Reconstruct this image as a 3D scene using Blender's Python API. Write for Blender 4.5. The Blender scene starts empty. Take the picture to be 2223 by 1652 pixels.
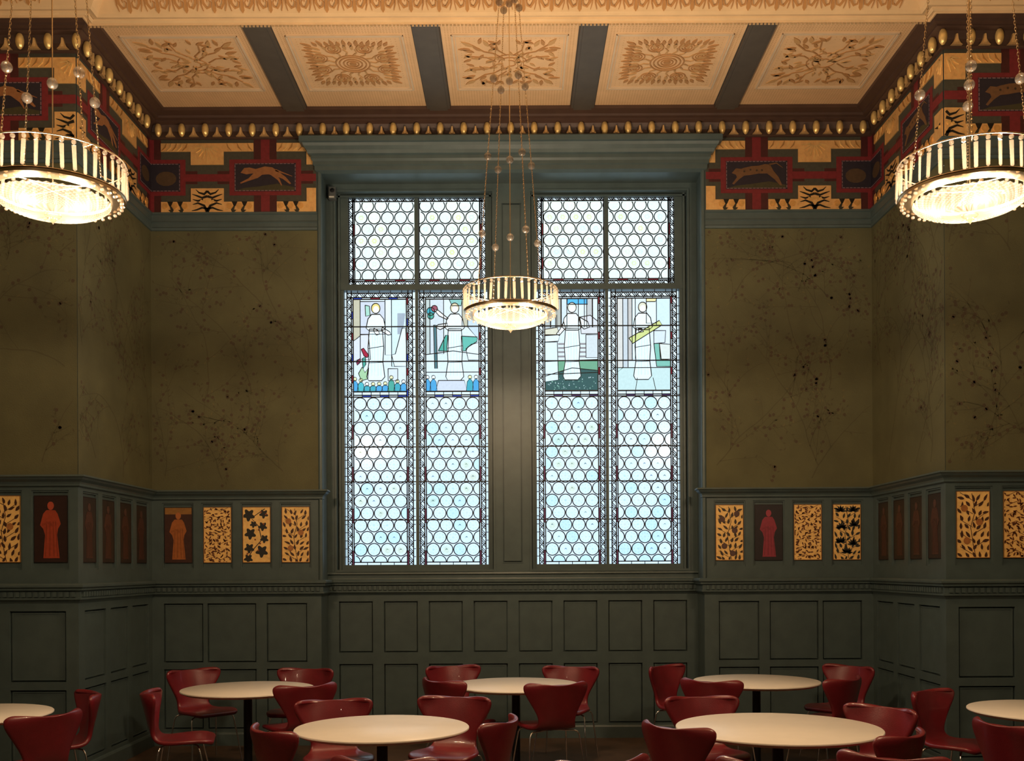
import bpy, math, random
from mathutils import Vector, Matrix
PI = math.pi
random.seed(11)
sc = bpy.context.scene
C = sc.collection

# ------------------------------------------------------------------ camera, sky, exposure
cd = bpy.data.cameras.new('camera'); cam = bpy.data.objects.new('camera', cd); C.objects.link(cam)
cd.sensor_fit = 'HORIZONTAL'; cd.sensor_width = 36.0
cd.lens = 36.0 * 2220 / 2223
cd.shift_x = -0.0038; cd.shift_y = 0.1826
cd.clip_start = 0.05; cd.clip_end = 200
cam.matrix_world = Matrix.Translation((0.03, 0, 1.70)) @ Matrix.Rotation(PI/2, 4, 'X') @ Matrix.Rotation(-0.0047, 4, 'Z')
sc.camera = cam
sc.view_settings.view_transform = 'Standard'; sc.view_settings.look = 'None'
sc.view_settings.gamma = 1; sc.view_settings.use_curve_mapping = False
sc.view_settings.exposure = 0.0
sc.cycles.use_denoising = True
sc.cycles.max_bounces = 7; sc.cycles.diffuse_bounces = 4; sc.cycles.transparent_max_bounces = 12
sc.cycles.sample_clamp_indirect = 4.0
sc.cycles.caustics_reflective = False; sc.cycles.caustics_refractive = False

BULB_W = 61.0          # one bulb of a chandelier
BULB_COL = (1.0, 0.76, 0.52)
SKY = 2.05
w = bpy.data.worlds.new('sky'); sc.world = w; w.use_nodes = True
nt = w.node_tree; bg = nt.nodes['Background']
tc = nt.nodes.new('ShaderNodeTexCoord'); sp = nt.nodes.new('ShaderNodeSeparateXYZ'); rp = nt.nodes.new('ShaderNodeValToRGB')
nt.links.new(tc.outputs['Generated'], sp.inputs[0]); nt.links.new(sp.outputs['Z'], rp.inputs['Fac'])
rp.color_ramp.elements[0].position = 0.0; rp.color_ramp.elements[0].color = (0.68, 0.85, 1.0, 1)
rp.color_ramp.elements[1].position = 0.42; rp.color_ramp.elements[1].color = (0.90, 0.98, 1.0, 1)
nt.links.new(rp.outputs[0], bg.inputs['Color']); bg.inputs['Strength'].default_value = SKY

def portal(x, z, sx, sz):
    l = bpy.data.lights.new('sky_portal', 'AREA'); l.shape = 'RECTANGLE'; l.size = sx; l.size_y = sz
    l.cycles.is_portal = True
    o = bpy.data.objects.new('sky_portal', l); C.objects.link(o)
    o.location = (x, 10.50, z); o.rotation_euler = (-PI/2, 0, 0)
portal(-0.97, 3.58, 1.56, 3.9); portal(0.97, 3.58, 1.56, 3.9)

# ------------------------------------------------------------------ materials
def lin(c):
    return tuple((v/255/12.92 if v/255 <= 0.04045 else ((v/255+0.055)/1.055)**2.4) for v in c)
def mat(name, col, rough=0.5, metal=0.0, noise=0.0, nscale=8.0, bump=0.0, bscale=60.0, coat=0.0, attr=False, spec=0.5):
    m = bpy.data.materials.new(name); m.use_nodes = True; n = m.node_tree; b = n.nodes['Principled BSDF']
    b.inputs['Base Color'].default_value = (*col, 1); b.inputs['Roughness'].default_value = rough
    b.inputs['Metallic'].default_value = metal; b.inputs['Coat Weight'].default_value = coat
    b.inputs['Specular IOR Level'].default_value = spec
    src = None
    if attr:
        a = n.nodes.new('ShaderNodeVertexColor'); a.layer_name = 'Col'; src = a.outputs['Color']
    g = n.nodes.new('ShaderNodeTexCoord')
    if noise:
        t = n.nodes.new('ShaderNodeTexNoise'); t.inputs['Scale'].default_value = nscale; t.inputs['Detail'].default_value = 5
        n.links.new(g.outputs['Object'], t.inputs['Vector'])
        mp = n.nodes.new('ShaderNodeMapRange'); mp.inputs['To Min'].default_value = 1-noise; mp.inputs['To Max'].default_value = 1+noise
        mp.inputs['From Min'].default_value = 0.3; mp.inputs['From Max'].default_value = 0.7
        n.links.new(t.outputs['Fac'], mp.inputs['Value'])
        mx = n.nodes.new('ShaderNodeMix'); mx.data_type = 'RGBA'; mx.blend_type = 'MULTIPLY'; mx.inputs[0].default_value = 1
        if src: n.links.new(src, mx.inputs[6])
        else: mx.inputs[6].default_value = (*col, 1)
        n.links.new(mp.outputs[0], mx.inputs[7]); src = mx.outputs[2]
    if src: n.links.new(src, b.inputs['Base Color'])
    if bump:
        t = n.nodes.new('ShaderNodeTexNoise'); t.inputs['Scale'].default_value = bscale; t.inputs['Detail'].default_value = 3
        n.links.new(g.outputs['Object'], t.inputs['Vector'])
        bp = n.nodes.new('ShaderNodeBump'); bp.inputs['Strength'].default_value = bump; bp.inputs['Distance'].default_value = 0.01
        n.links.new(t.outputs['Fac'], bp.inputs['Height']); n.links.new(bp.outputs[0], b.inputs['Normal'])
    return m
M = {}
M['paint'] = mat('green_paint', (0.074, 0.108, 0.110), 0.42, noise=0.10, bump=0.06, bscale=25)
M['wallpaper'] = mat('olive_wallpaper', (0.115, 0.100, 0.036), 0.75, noise=0.16, nscale=3, bump=0.25, bscale=120, attr=True)
M['cornice'] = mat('maroon_brown_cornice', (0.075, 0.040, 0.028), 0.5, noise=0.1)
M['cream'] = mat('cream_plaster', (0.72, 0.49, 0.27), 0.7, noise=0.05, bump=0.15, bscale=90)
M['plaster'] = mat('painted_plaster', (1, 1, 1), 0.7, noise=0.05, attr=True)
M['beam'] = mat('dark_beam', (0.085, 0.072, 0.058), 0.6, noise=0.1)
M['gold'] = mat('gold_leaf', (1.0, 0.70, 0.27), 0.28, metal=0.55, noise=0.12, nscale=20, bump=0.15, bscale=50)
M['gilt'] = mat('dull_gilding', (1, 1, 1), 0.42, metal=0.55, noise=0.12, nscale=25, bump=0.2, bscale=60, attr=True)
M['pict'] = mat('painted_panel', (1, 1, 1), 0.5, noise=0.14, nscale=30, attr=True)
M['lead'] = mat('lead_came', (0.012, 0.014, 0.020), 0.55)
M['wood'] = mat('brown_floor', (0.085, 0.050, 0.030), 0.45, noise=0.25, nscale=6)
M['table'] = mat('cream_laminate', (0.92, 0.86, 0.76), 0.38, noise=0.02)
M['black'] = mat('black_metal', (0.012, 0.013, 0.016), 0.4, metal=0.3)
M['chrome'] = mat('chrome', (0.8, 0.8, 0.8), 0.12, metal=1.0)
M['leather'] = mat('dark_red_leather', (0.185, 0.012, 0.020), 0.34, noise=0.12, nscale=10, bump=0.12, bscale=180, coat=0.35, spec=0.7)
M['sensor'] = mat('grey_plastic', (0.10, 0.11, 0.11), 0.5)
M['white'] = mat('white_plastic', (0.7, 0.7, 0.62), 0.5)
M['brass'] = mat('pale_brass', (0.85, 0.66, 0.42), 0.25, metal=1.0)
def glass_pane():
    m = bpy.data.materials.new('stained_glass'); m.use_nodes = True; n = m.node_tree; n.nodes.clear()
    a = n.nodes.new('ShaderNodeVertexColor'); a.layer_name = 'Col'
    tr = n.nodes.new('ShaderNodeBsdfTransparent'); gl = n.nodes.new('ShaderNodeBsdfGlossy'); gl.inputs['Roughness'].default_value = 0.15
    ns = n.nodes.new('ShaderNodeTexNoise'); ns.inputs['Scale'].default_value = 38; ns.inputs['Detail'].default_value = 4
    g = n.nodes.new('ShaderNodeTexCoord'); n.links.new(g.outputs['Object'], ns.inputs['Vector'])
    mp = n.nodes.new('ShaderNodeMapRange'); mp.inputs['From Min'].default_value = 0.3; mp.inputs['From Max'].default_value = 0.7
    mp.inputs['To Min'].default_value = 0.96; mp.inputs['To Max'].default_value = 1.03
    n.links.new(ns.outputs['Fac'], mp.inputs['Value'])
    mx = n.nodes.new('ShaderNodeMix'); mx.data_type = 'RGBA'; mx.blend_type = 'MULTIPLY'; mx.inputs[0].default_value = 1
    n.links.new(a.outputs['Color'], mx.inputs[6]); n.links.new(mp.outputs[0], mx.inputs[7])
    n.links.new(mx.outputs[2], tr.inputs['Color'])
    ms = n.nodes.new('ShaderNodeMixShader'); ms.inputs[0].default_value = 0.006
    n.links.new(tr.outputs[0], ms.inputs[1]); n.links.new(gl.outputs[0], ms.inputs[2])
    o = n.nodes.new('ShaderNodeOutputMaterial'); n.links.new(ms.outputs[0], o.inputs[0])
    return m
M['glass'] = glass_pane()
def crystal():
    m = bpy.data.materials.new('cut_glass'); m.use_nodes = True; n = m.node_tree; n.nodes.clear()
    tr = n.nodes.new('ShaderNodeBsdfTransparent'); tr.inputs['Color'].default_value = (1, 0.95, 0.88, 1)
    gl = n.nodes.new('ShaderNodeBsdfGlossy'); gl.inputs['Roughness'].default_value = 0.08; gl.inputs['Color'].default_value = (.8, 0.74, 0.66, 1)
    tl = n.nodes.new('ShaderNodeBsdfTranslucent'); tl.inputs['Color'].default_value = (0.18, 0.155, 0.125, 1)
    df = n.nodes.new('ShaderNodeBsdfDiffuse'); df.inputs['Color'].default_value = (0.16, 0.135, 0.11, 1)
    a = n.nodes.new('ShaderNodeMixShader'); a.inputs[0].default_value = 0.5
    n.links.new(tl.outputs[0], a.inputs[1]); n.links.new(df.outputs[0], a.inputs[2])
    lw = n.nodes.new('ShaderNodeLayerWeight'); lw.inputs['Blend'].default_value = 0.35
    b = n.nodes.new('ShaderNodeMixShader'); n.links.new(lw.outputs['Facing'], b.inputs[0])
    n.links.new(a.outputs[0], b.inputs[1]); n.links.new(gl.outputs[0], b.inputs[2])
    c = n.nodes.new('ShaderNodeMixShader'); c.inputs[0].default_value = 0.48
    n.links.new(tr.outputs[0], c.inputs[1]); n.links.new(b.outputs[0], c.inputs[2])
    o = n.nodes.new('ShaderNodeOutputMaterial'); n.links.new(c.outputs[0], o.inputs[0])
    return m
M['crystal'] = crystal()
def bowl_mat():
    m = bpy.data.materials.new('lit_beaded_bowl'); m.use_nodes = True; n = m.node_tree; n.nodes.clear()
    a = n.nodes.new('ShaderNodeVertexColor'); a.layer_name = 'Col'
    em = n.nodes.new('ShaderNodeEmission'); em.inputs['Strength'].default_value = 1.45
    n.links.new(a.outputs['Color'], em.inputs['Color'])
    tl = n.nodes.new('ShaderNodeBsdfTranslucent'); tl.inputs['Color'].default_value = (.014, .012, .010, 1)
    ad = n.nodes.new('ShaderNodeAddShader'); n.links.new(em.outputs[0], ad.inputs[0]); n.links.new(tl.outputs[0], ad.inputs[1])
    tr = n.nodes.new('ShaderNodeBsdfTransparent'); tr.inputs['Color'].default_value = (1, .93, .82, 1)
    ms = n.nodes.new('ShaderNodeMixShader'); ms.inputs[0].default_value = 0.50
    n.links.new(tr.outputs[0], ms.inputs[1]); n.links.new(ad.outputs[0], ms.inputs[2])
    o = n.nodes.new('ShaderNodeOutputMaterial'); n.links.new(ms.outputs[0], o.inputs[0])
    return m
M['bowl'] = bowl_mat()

# ------------------------------------------------------------------ mesh builder
class MB:
    def __init__(s): s.v = []; s.f = []; s.m = []; s.c = []
    def face(s, pts, col=(1, 1, 1), mi=0):
        b = len(s.v); s.v += [tuple(p) for p in pts]; s.f.append(tuple(range(b, b+len(pts)))); s.m.append(mi); s.c.append(col)
    def shared(s, vs, fs, col=(1, 1, 1), mi=0):
        b = len(s.v); s.v += [tuple(p) for p in vs]
        for f in fs: s.f.append(tuple(b+i for i in f)); s.m.append(mi); s.c.append(col)
    def box(s, x0, x1, y0, y1, z0, z1, col=(1, 1, 1), mi=0):
        v = [(x0,y0,z0),(x1,y0,z0),(x1,y1,z0),(x0,y1,z0),(x0,y0,z1),(x1,y0,z1),(x1,y1,z1),(x0,y1,z1)]
        s.shared(v, [(0,3,2,1),(4,5,6,7),(0,1,5,4),(1,2,6,5),(2,3,7,6),(3,0,4,7)], col, mi)
    def lathe(s, prof, n=24, o=(0, 0, 0), col=(1, 1, 1), mi=0, cols=None):
        ox, oy, oz = o; b = len(s.v)
        for r, z in prof:
            for k in range(n):
                a = 2*PI*k/n; s.v.append((ox+r*math.cos(a), oy+r*math.sin(a), oz+z))
        for i in range(len(prof)-1):
            for k in range(n):
                k2 = (k+1) % n
                s.f.append((b+i*n+k, b+i*n+k2, b+(i+1)*n+k2, b+(i+1)*n+k)); s.m.append(mi); s.c.append(cols[i] if cols else col)
    def ball(s, o, r, n=10, sz=1.0, col=(1, 1, 1), mi=0):
        k = max(4, n//2)
        s.lathe([(max(1e-4, r*math.sin(PI*i/k)), -r*sz*math.cos(PI*i/k)) for i in range(k+1)], n, o, col, mi)
    def tube(s, pts, r, n=8, col=(1, 1, 1), mi=0, rs=None):
        pts = [Vector(p) for p in pts]; b = len(s.v); up = Vector((0, 0, 1)); prev = None
        for i, p in enumerate(pts):
            t = (pts[min(i+1, len(pts)-1)] - pts[max(i-1, 0)]).normalized()
            if prev is None:
                a = t.cross(up)
                if a.length < 1e-3: a = t.cross(Vector((1, 0, 0)))
            else: a = prev - t*prev.dot(t)
            a.normalize(); prev = a; c2 = t.cross(a); rr = rs[i] if rs else r
            for k in range(n):
                q = p + (a*math.cos(2*PI*k/n) + c2*math.sin(2*PI*k/n))*rr; s.v.append(tuple(q))
        for i in range(len(pts)-1):
            for k in range(n):
                k2 = (k+1) % n
                s.f.append((b+i*n+k, b+i*n+k2, b+(i+1)*n+k2, b+(i+1)*n+k)); s.m.append(mi); s.c.append(col)
        s.f.append(tuple(b+k for k in range(n))[::-1]); s.m.append(mi); s.c.append(col)
        e = b+(len(pts)-1)*n; s.f.append(tuple(e+k for k in range(n))); s.m.append(mi); s.c.append(col)
    # flat work: frame fr = (O, U, V, N); coordinates u, v in the plane and h along N
    def plate(s, pts, fr, h0, h1, col=(1, 1, 1), mi=0, sides=True):
        O, U, V, N = fr; ar = 0
        for i in range(len(pts)):
            x0, y0 = pts[i-1]; x1, y1 = pts[i]; ar += x0*y1 - x1*y0
        sg = 1 if U.cross(V).dot(N) > 0 else -1
        if ar*sg < 0: pts = pts[::-1]
        top = [O+U*x+V*y+N*h1 for x, y in pts]; b = len(s.v)
        if sides:
            bot = [O+U*x+V*y+N*h0 for x, y in pts]; n = len(pts)
            s.shared(top+bot, [tuple(range(n))] + [(i, n+i, n+(i+1) % n, (i+1) % n) for i in range(n)], col, mi)
        else: s.face(top, col, mi)
    def stroke(s, pts, wd, fr, h0, h1, col=(1, 1, 1), mi=0, ws=None):
        O, U, V, N = fr; n = len(pts); Lp = []; Rp = []
        for i in range(n):
            ax, ay = pts[max(i-1, 0)]; bx, by = pts[min(i+1, n-1)]; dx, dy = bx-ax, by-ay; L = math.hypot(dx, dy) or 1
            h = (ws[i] if ws else wd)/2; Lp.append((pts[i][0]-dy/L*h, pts[i][1]+dx/L*h)); Rp.append((pts[i][0]+dy/L*h, pts[i][1]-dx/L*h))
        sg = U.cross(V).dot(N) > 0
        P = lambda p, h: O+U*p[0]+V*p[1]+N*h
        vs = [P(p, h1) for p in Lp]+[P(p, h1) for p in Rp]+[P(p, h0) for p in Lp]+[P(p, h0) for p in Rp]; fs = []
        for i in range(n-1):
            q = [(i+1, i, n+i, n+i+1), (i, i+1, 2*n+i+1, 2*n+i), (n+i+1, n+i, 3*n+i, 3*n+i+1)]
            fs += [t if sg else t[::-1] for t in q]
        s.shared(vs, fs, col, mi)
    def build(s, name, mats, parent=None, smooth=False, ang=35):
        me = bpy.data.meshes.new(name); me.from_pydata(s.v, [], s.f)
        if not isinstance(mats, (list, tuple)): mats = [mats]
        for m in mats: me.materials.append(M[m])
        me.polygons.foreach_set('material_index', s.m)
        if any(m in ('wallpaper', 'plaster', 'gilt', 'pict', 'glass', 'bowl') for m in mats):
            ca = me.color_attributes.new('Col', 'BYTE_COLOR' if False else 'FLOAT_COLOR', 'CORNER'); buf = []
            for f, c in zip(s.f, s.c): buf += [c[0], c[1], c[2], 1.0]*len(f)
            ca.data.foreach_set('color', buf)
        me.polygons.foreach_set('use_smooth', [bool(smooth)]*len(s.f))
        me.update()
        if smooth: me.set_sharp_from_angle(angle=math.radians(ang))
        o = bpy.data.objects.new(name, me); C.objects.link(o)
        if parent: o.parent = parent
        return o
def struct(o): o['kind'] = 'structure'; return o
def tag(o, label, cat, group=None):
    o['label'] = label; o['category'] = cat
    if group: o['group'] = group
    return o
def empty(name, loc=(0, 0, 0), rz=0):
    o = bpy.data.objects.new(name, None); C.objects.link(o); o.location = loc; o.rotation_euler = (0, 0, rz); o.empty_display_size = 0.1
    return o
def copy_tree(o, parent=None):
    c = o.copy(); C.objects.link(c)
    if parent: c.parent = parent
    for ch in list(o.children): copy_tree(ch, c)
    return c
V3 = Vector
def wall_frame(A, B):
    """A to B along the wall; the room lies to the right-hand side seen from above."""
    A = V3((A[0], A[1], 0)); B = V3((B[0], B[1], 0)); U = (B-A).normalized()
    N = V3((U.y, -U.x, 0))
    return (A, U, V3((0, 0, 1)), N), (B-A).length
def relief(mb, fr, s0, s1, z0, z1, rects, base=0.0, col=(1, 1, 1), mi=0):
    """A stepped surface: rects = (u0, u1, v0, v1, h) painted in order; h None = an opening."""
    us = sorted({s0, s1, *[min(max(x, s0), s1) for r in rects for x in r[:2]]})
    vs = sorted({z0, z1, *[min(max(x, z0), z1) for r in rects for x in r[2:4]]})
    O, U, V, N = fr
    def hh(u, v):
        h = base
        for r in rects:
            if r[0] < u < r[1] and r[2] < v < r[3]: h = r[4]
        return h
    H = [[hh((us[i]+us[i+1])/2, (vs[j]+vs[j+1])/2) for j in range(len(vs)-1)] for i in range(len(us)-1)]
    P = lambda u, v, h: O+U*u+V*v+N*h
    for i in range(len(us)-1):
        for j in range(len(vs)-1):
            h = H[i][j]; a, b, c, d = us[i], us[i+1], vs[j], vs[j+1]
            if h is not None: mb.face([P(a,c,h), P(b,c,h), P(b,d,h), P(a,d,h)], col, mi)
            if i+1 < len(us)-1:
                g = H[i+1][j]
                if g != h and None not in (g, h):
                    q = [P(b,c,h), P(b,c,g), P(b,d,g), P(b,d,h)]; mb.face(q, col, mi)
            if j+1 < len(vs)-1:
                g = H[i][j+1]
                if g != h and None not in (g, h):
                    q = [P(a,d,h), P(b,d,h), P(b,d,g), P(a,d,g)]; mb.face(q, col, mi)
def panel_rects(u0, u1, v0, v1, d=0.022):
    return [(u0, u1, v0, v1, -.034), (u0+0.013, u1-0.013, v0+0.013, v1-0.013, -0.012), (u0+0.024, u1-0.024, v0+0.024, v1-0.024, -.016)]
def sweep(mb, path, prof, col=(1, 1, 1), mi=0, cap=True):
    """prof = (d, z) with d measured from the path into the room (right-hand side)."""
    n = len(path); offs = []
    for i in range(n):
        a = V3((*path[i], 0)); t0 = t1 = None
        if i > 0: t0 = (a-V3((*path[i-1], 0))).normalized()
        if i < n-1: t1 = (V3((*path[i+1], 0))-a).normalized()
        t0 = t0 or t1; t1 = t1 or t0
        n0 = V3((t0.y, -t0.x, 0)); n1 = V3((t1.y, -t1.x, 0)); m = (n0+n1).normalized()
        offs.append(m/max(0.2, m.dot(n0)))
    vs = []; k = len(prof)
    for i in range(n):
        for d, z in prof: vs.append((path[i][0]+offs[i].x*d, path[i][1]+offs[i].y*d, z))
    fs = []
    for i in range(n-1):
        for j in range(k-1): fs.append((i*k+j, (i+1)*k+j, (i+1)*k+j+1, i*k+j+1))
    if cap: fs += [tuple(range(k)), tuple((n-1)*k+j for j in range(k))[::-1]]
    mb.shared(vs, fs, col, mi)

# ------------------------------------------------------------------ the shell
D1, D2, DN = 9.84, 10.20, 8.18        # side bays, window bay, nearer walls
HW, RW = 3.47, 1.844                  # half width of the bay, of the window recess
XO = 6.6                              # outer side walls of the room
ZC = 6.06                             # flat ceiling of the bay
mb = MB()
mb.face([(-XO, -3, 0), (XO, -3, 0), (XO, DN, 0), (-XO, DN, 0)]); mb.face([(-HW, DN, 0), (HW, DN, 0), (HW, D2+.05, 0), (-HW, D2+.05, 0)])
struct(mb.build('floor', 'wood'))
mb = MB(); mb.face([(-XO, -3, 6.62), (-XO, 8, 6.62), (XO, 8, 6.62), (XO, -3, 6.62)]); struct(mb.build('ceiling', 'cream'))

def leaf_pts(x, y, a, L, W):
    c, s = math.cos(a), math.sin(a); o = []
    for t, w_ in ((0, 0), (.2, .36), (.45, .5), (.75, .3), (1, 0), (.75, -.3), (.45, -.5), (.2, -.36)):
        o.append((x+c*t*L-s*w_*W, y+s*t*L+c*w_*W))
    return o
def circ(x, y, r, n=16, ry=None):
    ry = ry or r
    return [(x+r*math.cos(2*PI*k/n), y+ry*math.sin(2*PI*k/n)) for k in range(n)]
def clip(pts, x0, x1, y0, y1):
    def cut(ps, ins, inter):
        o = []
        for i in range(len(ps)):
            a, b = ps[i-1], ps[i]
            if ins(a) != ins(b): o.append(inter(a, b))
            if ins(b): o.append(b)
        return o
    def ix(X): return lambda a, b: (X, a[1]+(b[1]-a[1])*(X-a[0])/((b[0]-a[0]) or 1e-9))
    def iy(Y): return lambda a, b: (a[0]+(b[0]-a[0])*(Y-a[1])/((b[1]-a[1]) or 1e-9), Y)
    for ins, it in ((lambda p: p[0] >= x0, ix(x0)), (lambda p: p[0] <= x1, ix(x1)), (lambda p: p[1] >= y0, iy(y0)), (lambda p: p[1] <= y1, iy(y1))):
        if pts: pts = cut(pts, ins, it)
    return pts

# wallpaper: olive ground with faint darker branches, leaves and berries
WP = (0.108, 0.105, 0.050)
def wallpaper(mb, fr, s0, s1, z0, z1, mi, seed):
    rnd = random.Random(seed)
    mb.plate([(s0, z0), (s1, z0), (s1, z1), (s0, z1)], fr, 0, 0.003, WP, mi, sides=False)
    dk = (0.084, 0.078, 0.037); dk2 = (0.080, 0.056, 0.032); lt = (0.135, 0.115, 0.05)
    def br(x, y, a, L, w_, dep):
        pts = [(x, y)]; n = max(3, int(L/0.05)); k = rnd.uniform(-.10, .10)
        for i in range(n):
            a += k*0.6+rnd.uniform(-.14, .14); x += math.cos(a)*L/n; y += math.sin(a)*L/n
            if not (s0+.02 < x < s1-.02 and z0+.02 < y < z1-.02): break
            pts.append((x, y))
            if dep < 3 and rnd.random() < (.26 if dep == 0 else .30): br(x, y, a+rnd.choice((-1, 1))*rnd.uniform(.5, 1.0), L*rnd.uniform(.3, .55), w_*.6, dep+1)
            if dep and rnd.random() < .42:
                q = clip(leaf_pts(x, y, a+rnd.choice((-1, 1))*rnd.uniform(.5, 1.1), .035, .014), s0+.01, s1-.01, z0+.01, z1-.01)
                if len(q) > 2: mb.plate(q, fr, 0, .0042, rnd.choice((dk, dk, lt)), mi, sides=False)
            if dep and rnd.random() < .22:
                q = clip(circ(x+rnd.uniform(-.03, .03), y+rnd.uniform(-.03, .03), .015, 8), s0+.01, s1-.01, z0+.01, z1-.01)
                if len(q) > 2: mb.plate(q, fr, 0, .0046, dk2, mi, sides=False)
        if len(pts) > 1: mb.stroke(pts, w_, fr, .003, .004, dk, mi, ws=[w_*(1-.6*i/len(pts)) for i in range(len(pts))])
    n = max(1, int((s1-s0)/.45))
    for i in range(n):
        for j in range(3):
            br(s0+(i+rnd.random())*(s1-s0)/n, z0+.03+(z1-z0)*(j/3+rnd.uniform(0, .08)), PI/2+rnd.uniform(-.8, .8), 1.3, .011, 0)

def wall(name, A, B, lowers, uppers, s0=0.0, s1=None, seed=1, z_top=5.83):
    fr, L = wall_frame(A, B); s1 = L if s1 is None else s1; mb = MB()
    rc = []
    for u0, u1 in lowers:
        rc += panel_rects(u0, u1, 0.859, 1.368) if u1-u0 < 0 else panel_rects(u0, u1, 0.80, 1.368)
        rc += panel_rects(u0, u1, 0.16, 0.735)
    for u in uppers: rc += [(u-.152, u+.152, 1.70, 2.335, -.010), (u-.140, u+.140, 1.715, 2.322, -.026)]
    relief(mb, fr, s0, s1, 0, 2.40, rc)
    relief(mb, fr, s0, s1, 4.90, z_top+.02, [])
    mb.plate([(s0, 2.40), (s1, 2.40), (s1, 4.90), (s0, 4.90)], fr, 0, -0.002, (1, 1, 1), 0, sides=False)
    wallpaper(mb, fr, s0+.0, s1-.0, 2.452, 4.953, 1, seed)
    return struct(mb.build(name, ['paint', 'wallpaper'])), fr
UP = [2.09, 2.467, 2.844, 3.221]
wl, fr_bl = wall('wall_back_left', (-HW, D1), (-RW, D1), [(HW-3.36, HW-2.98), (HW-2.94, HW-2.47), (HW-2.37, HW-1.98)], [HW-u for u in UP], seed=3)
wr, fr_br = wall('wall_back_right', (RW, D1), (HW, D1), [(1.98-RW, 2.37-RW), (2.47-RW, 2.94-RW), (2.98-RW, 3.36-RW)], [u-RW for u in UP], seed=8)
LS = D1-DN
SU = [0.245+0.39*i for i in range(4)]
wsl, fr_sl = wall('wall_left', (-HW, DN), (-HW, D1), [(.12, .55), (.65, 1.05), (1.15, 1.56)], SU, seed=5)
wsr, fr_sr = wall('wall_right', (HW, D1), (HW, DN), [(.10, .51), (.61, 1.01), (1.11, 1.54)], [LS-u for u in SU], seed=6)
NL = XO-HW
NU = [0.225+0.377*i for i in range(8)]
wnl, fr_nl = wall('wall_front_left', (-XO, DN), (-HW, DN), [(NL-.55-.6*i, NL-.1-.6*i) for i in range(5)], [NL-u for u in NU], seed=7)
wnr, fr_nr = wall('wall_front_right', (HW, DN), (XO, DN), [(.1+.6*i, .55+.6*i) for i in range(5)], NU, seed=9)
for nm, A, B, sd in (('wall_outer_left', (-XO, -3), (-XO, DN), 21), ('wall_outer_right', (XO, DN), (XO, -3), 22), ('wall_behind', (XO, -3), (-XO, -3), 23)):
    fr, L = wall_frame(A, B); mb = MB()
    relief(mb, fr, 0, L, 0, 2.45, [r for i in range(int(L/.7)) for r in panel_rects(.1+.7*i, .65+.7*i, .16, 1.36)])
    mb.plate([(0, 2.45), (L, 2.45), (L, 6.64), (0, 6.64)], fr, 0, 0.0, WP, 1, sides=False)
    struct(mb.build(nm, ['paint', 'wallpaper']))

# window wall (centre of the back), with two openings
OX0, OX1, OZ0, OZ1 = 0.19, 1.752, 1.672, 5.452
fr_w, _ = wall_frame((-RW, D2), (RW, D2)); mb = MB(); rc = []
for n in range(4):
    for sg in (-1, 1):
        c = RW+sg*(.224+.4476*n)
        rc += panel_rects(c-.169, c+.169, .859, 1.369) + panel_rects(c-.169, c+.169, .147, .744)
for sg in (-1, 1):
    a, b = sorted((RW+sg*OX0, RW+sg*OX1))
    rc += [(a-.018, b+.018, OZ0-.018, OZ1+.018, .014), (a, b, OZ0, OZ1, None)]
rc += [(RW-.105, RW+.105, 1.745, 5.34, .006), (RW-.097, RW+.097, 1.753, 5.332, -.030), (RW-.084, RW+.084, 1.766, 5.319, -.006)]
relief(mb, fr_w, 0, 2*RW, 0, 5.53, rc)
# returns of the recess, with the reveals of both openings
for sg in (-1, 1):
    X = sg*RW; mb.face([(X, D1, 0), (X, D2, 0), (X, D2, 5.6), (X, D1, 5.6)])
    a, b = sorted((sg*OX0, sg*OX1))
    for p, q in (((a, OZ0), (a, OZ1)), ((a, OZ1), (b, OZ1)), ((b, OZ1), (b, OZ0)), ((b, OZ0), (a, OZ0))):
        mb.face([(p[0], D2-.014, p[1]), (q[0], D2-.014, q[1]), (q[0], D2+.16, q[1]), (p[0], D2+.16, p[1])])
struct(mb.build('wall_back', 'paint'))
# half-round moulding down both edges of the recess
for k, sg in enumerate((-1, 1)):
    mb = MB(); mb.tube([(sg*(RW+.004), D1+.012, 1.47), (sg*(RW+.004), D1+.012, 5.54)], .024, 12)
    struct(mb.build('trim_%d' % (1+k), 'paint', smooth=True))
# window head: crown moulding over the recess
mb = MB(); prof = [(-.02, 5.50), (.02, 5.52), (.02, 5.56), (.035, 5.57), (.035, 5.60), (.05, 5.62), (.05, 5.65), (.075, 5.66), (.085, 5.69), (.11, 5.72), (.12, 5.745), (.145, 5.75), (.145, 5.80), (.10, 5.83), (-.02, 5.84)]
sweep(mb, [(-RW-.01, D2), (-RW-.01, D1-.005), (RW+.01, D1-.005), (RW+.01, D2)][1:3] if False else [(-RW-.02, D1+.02), (-RW-.02, D1-.01), (RW+.02, D1-.01), (RW+.02, D1+.02)], prof)
mb.face([(-RW, D1-.02, 5.53), (RW, D1-.02, 5.53), (RW, D2+.02, 5.53), (-RW, D2+.02, 5.53)])
struct(mb.build('trim_3', 'paint'))
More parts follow.
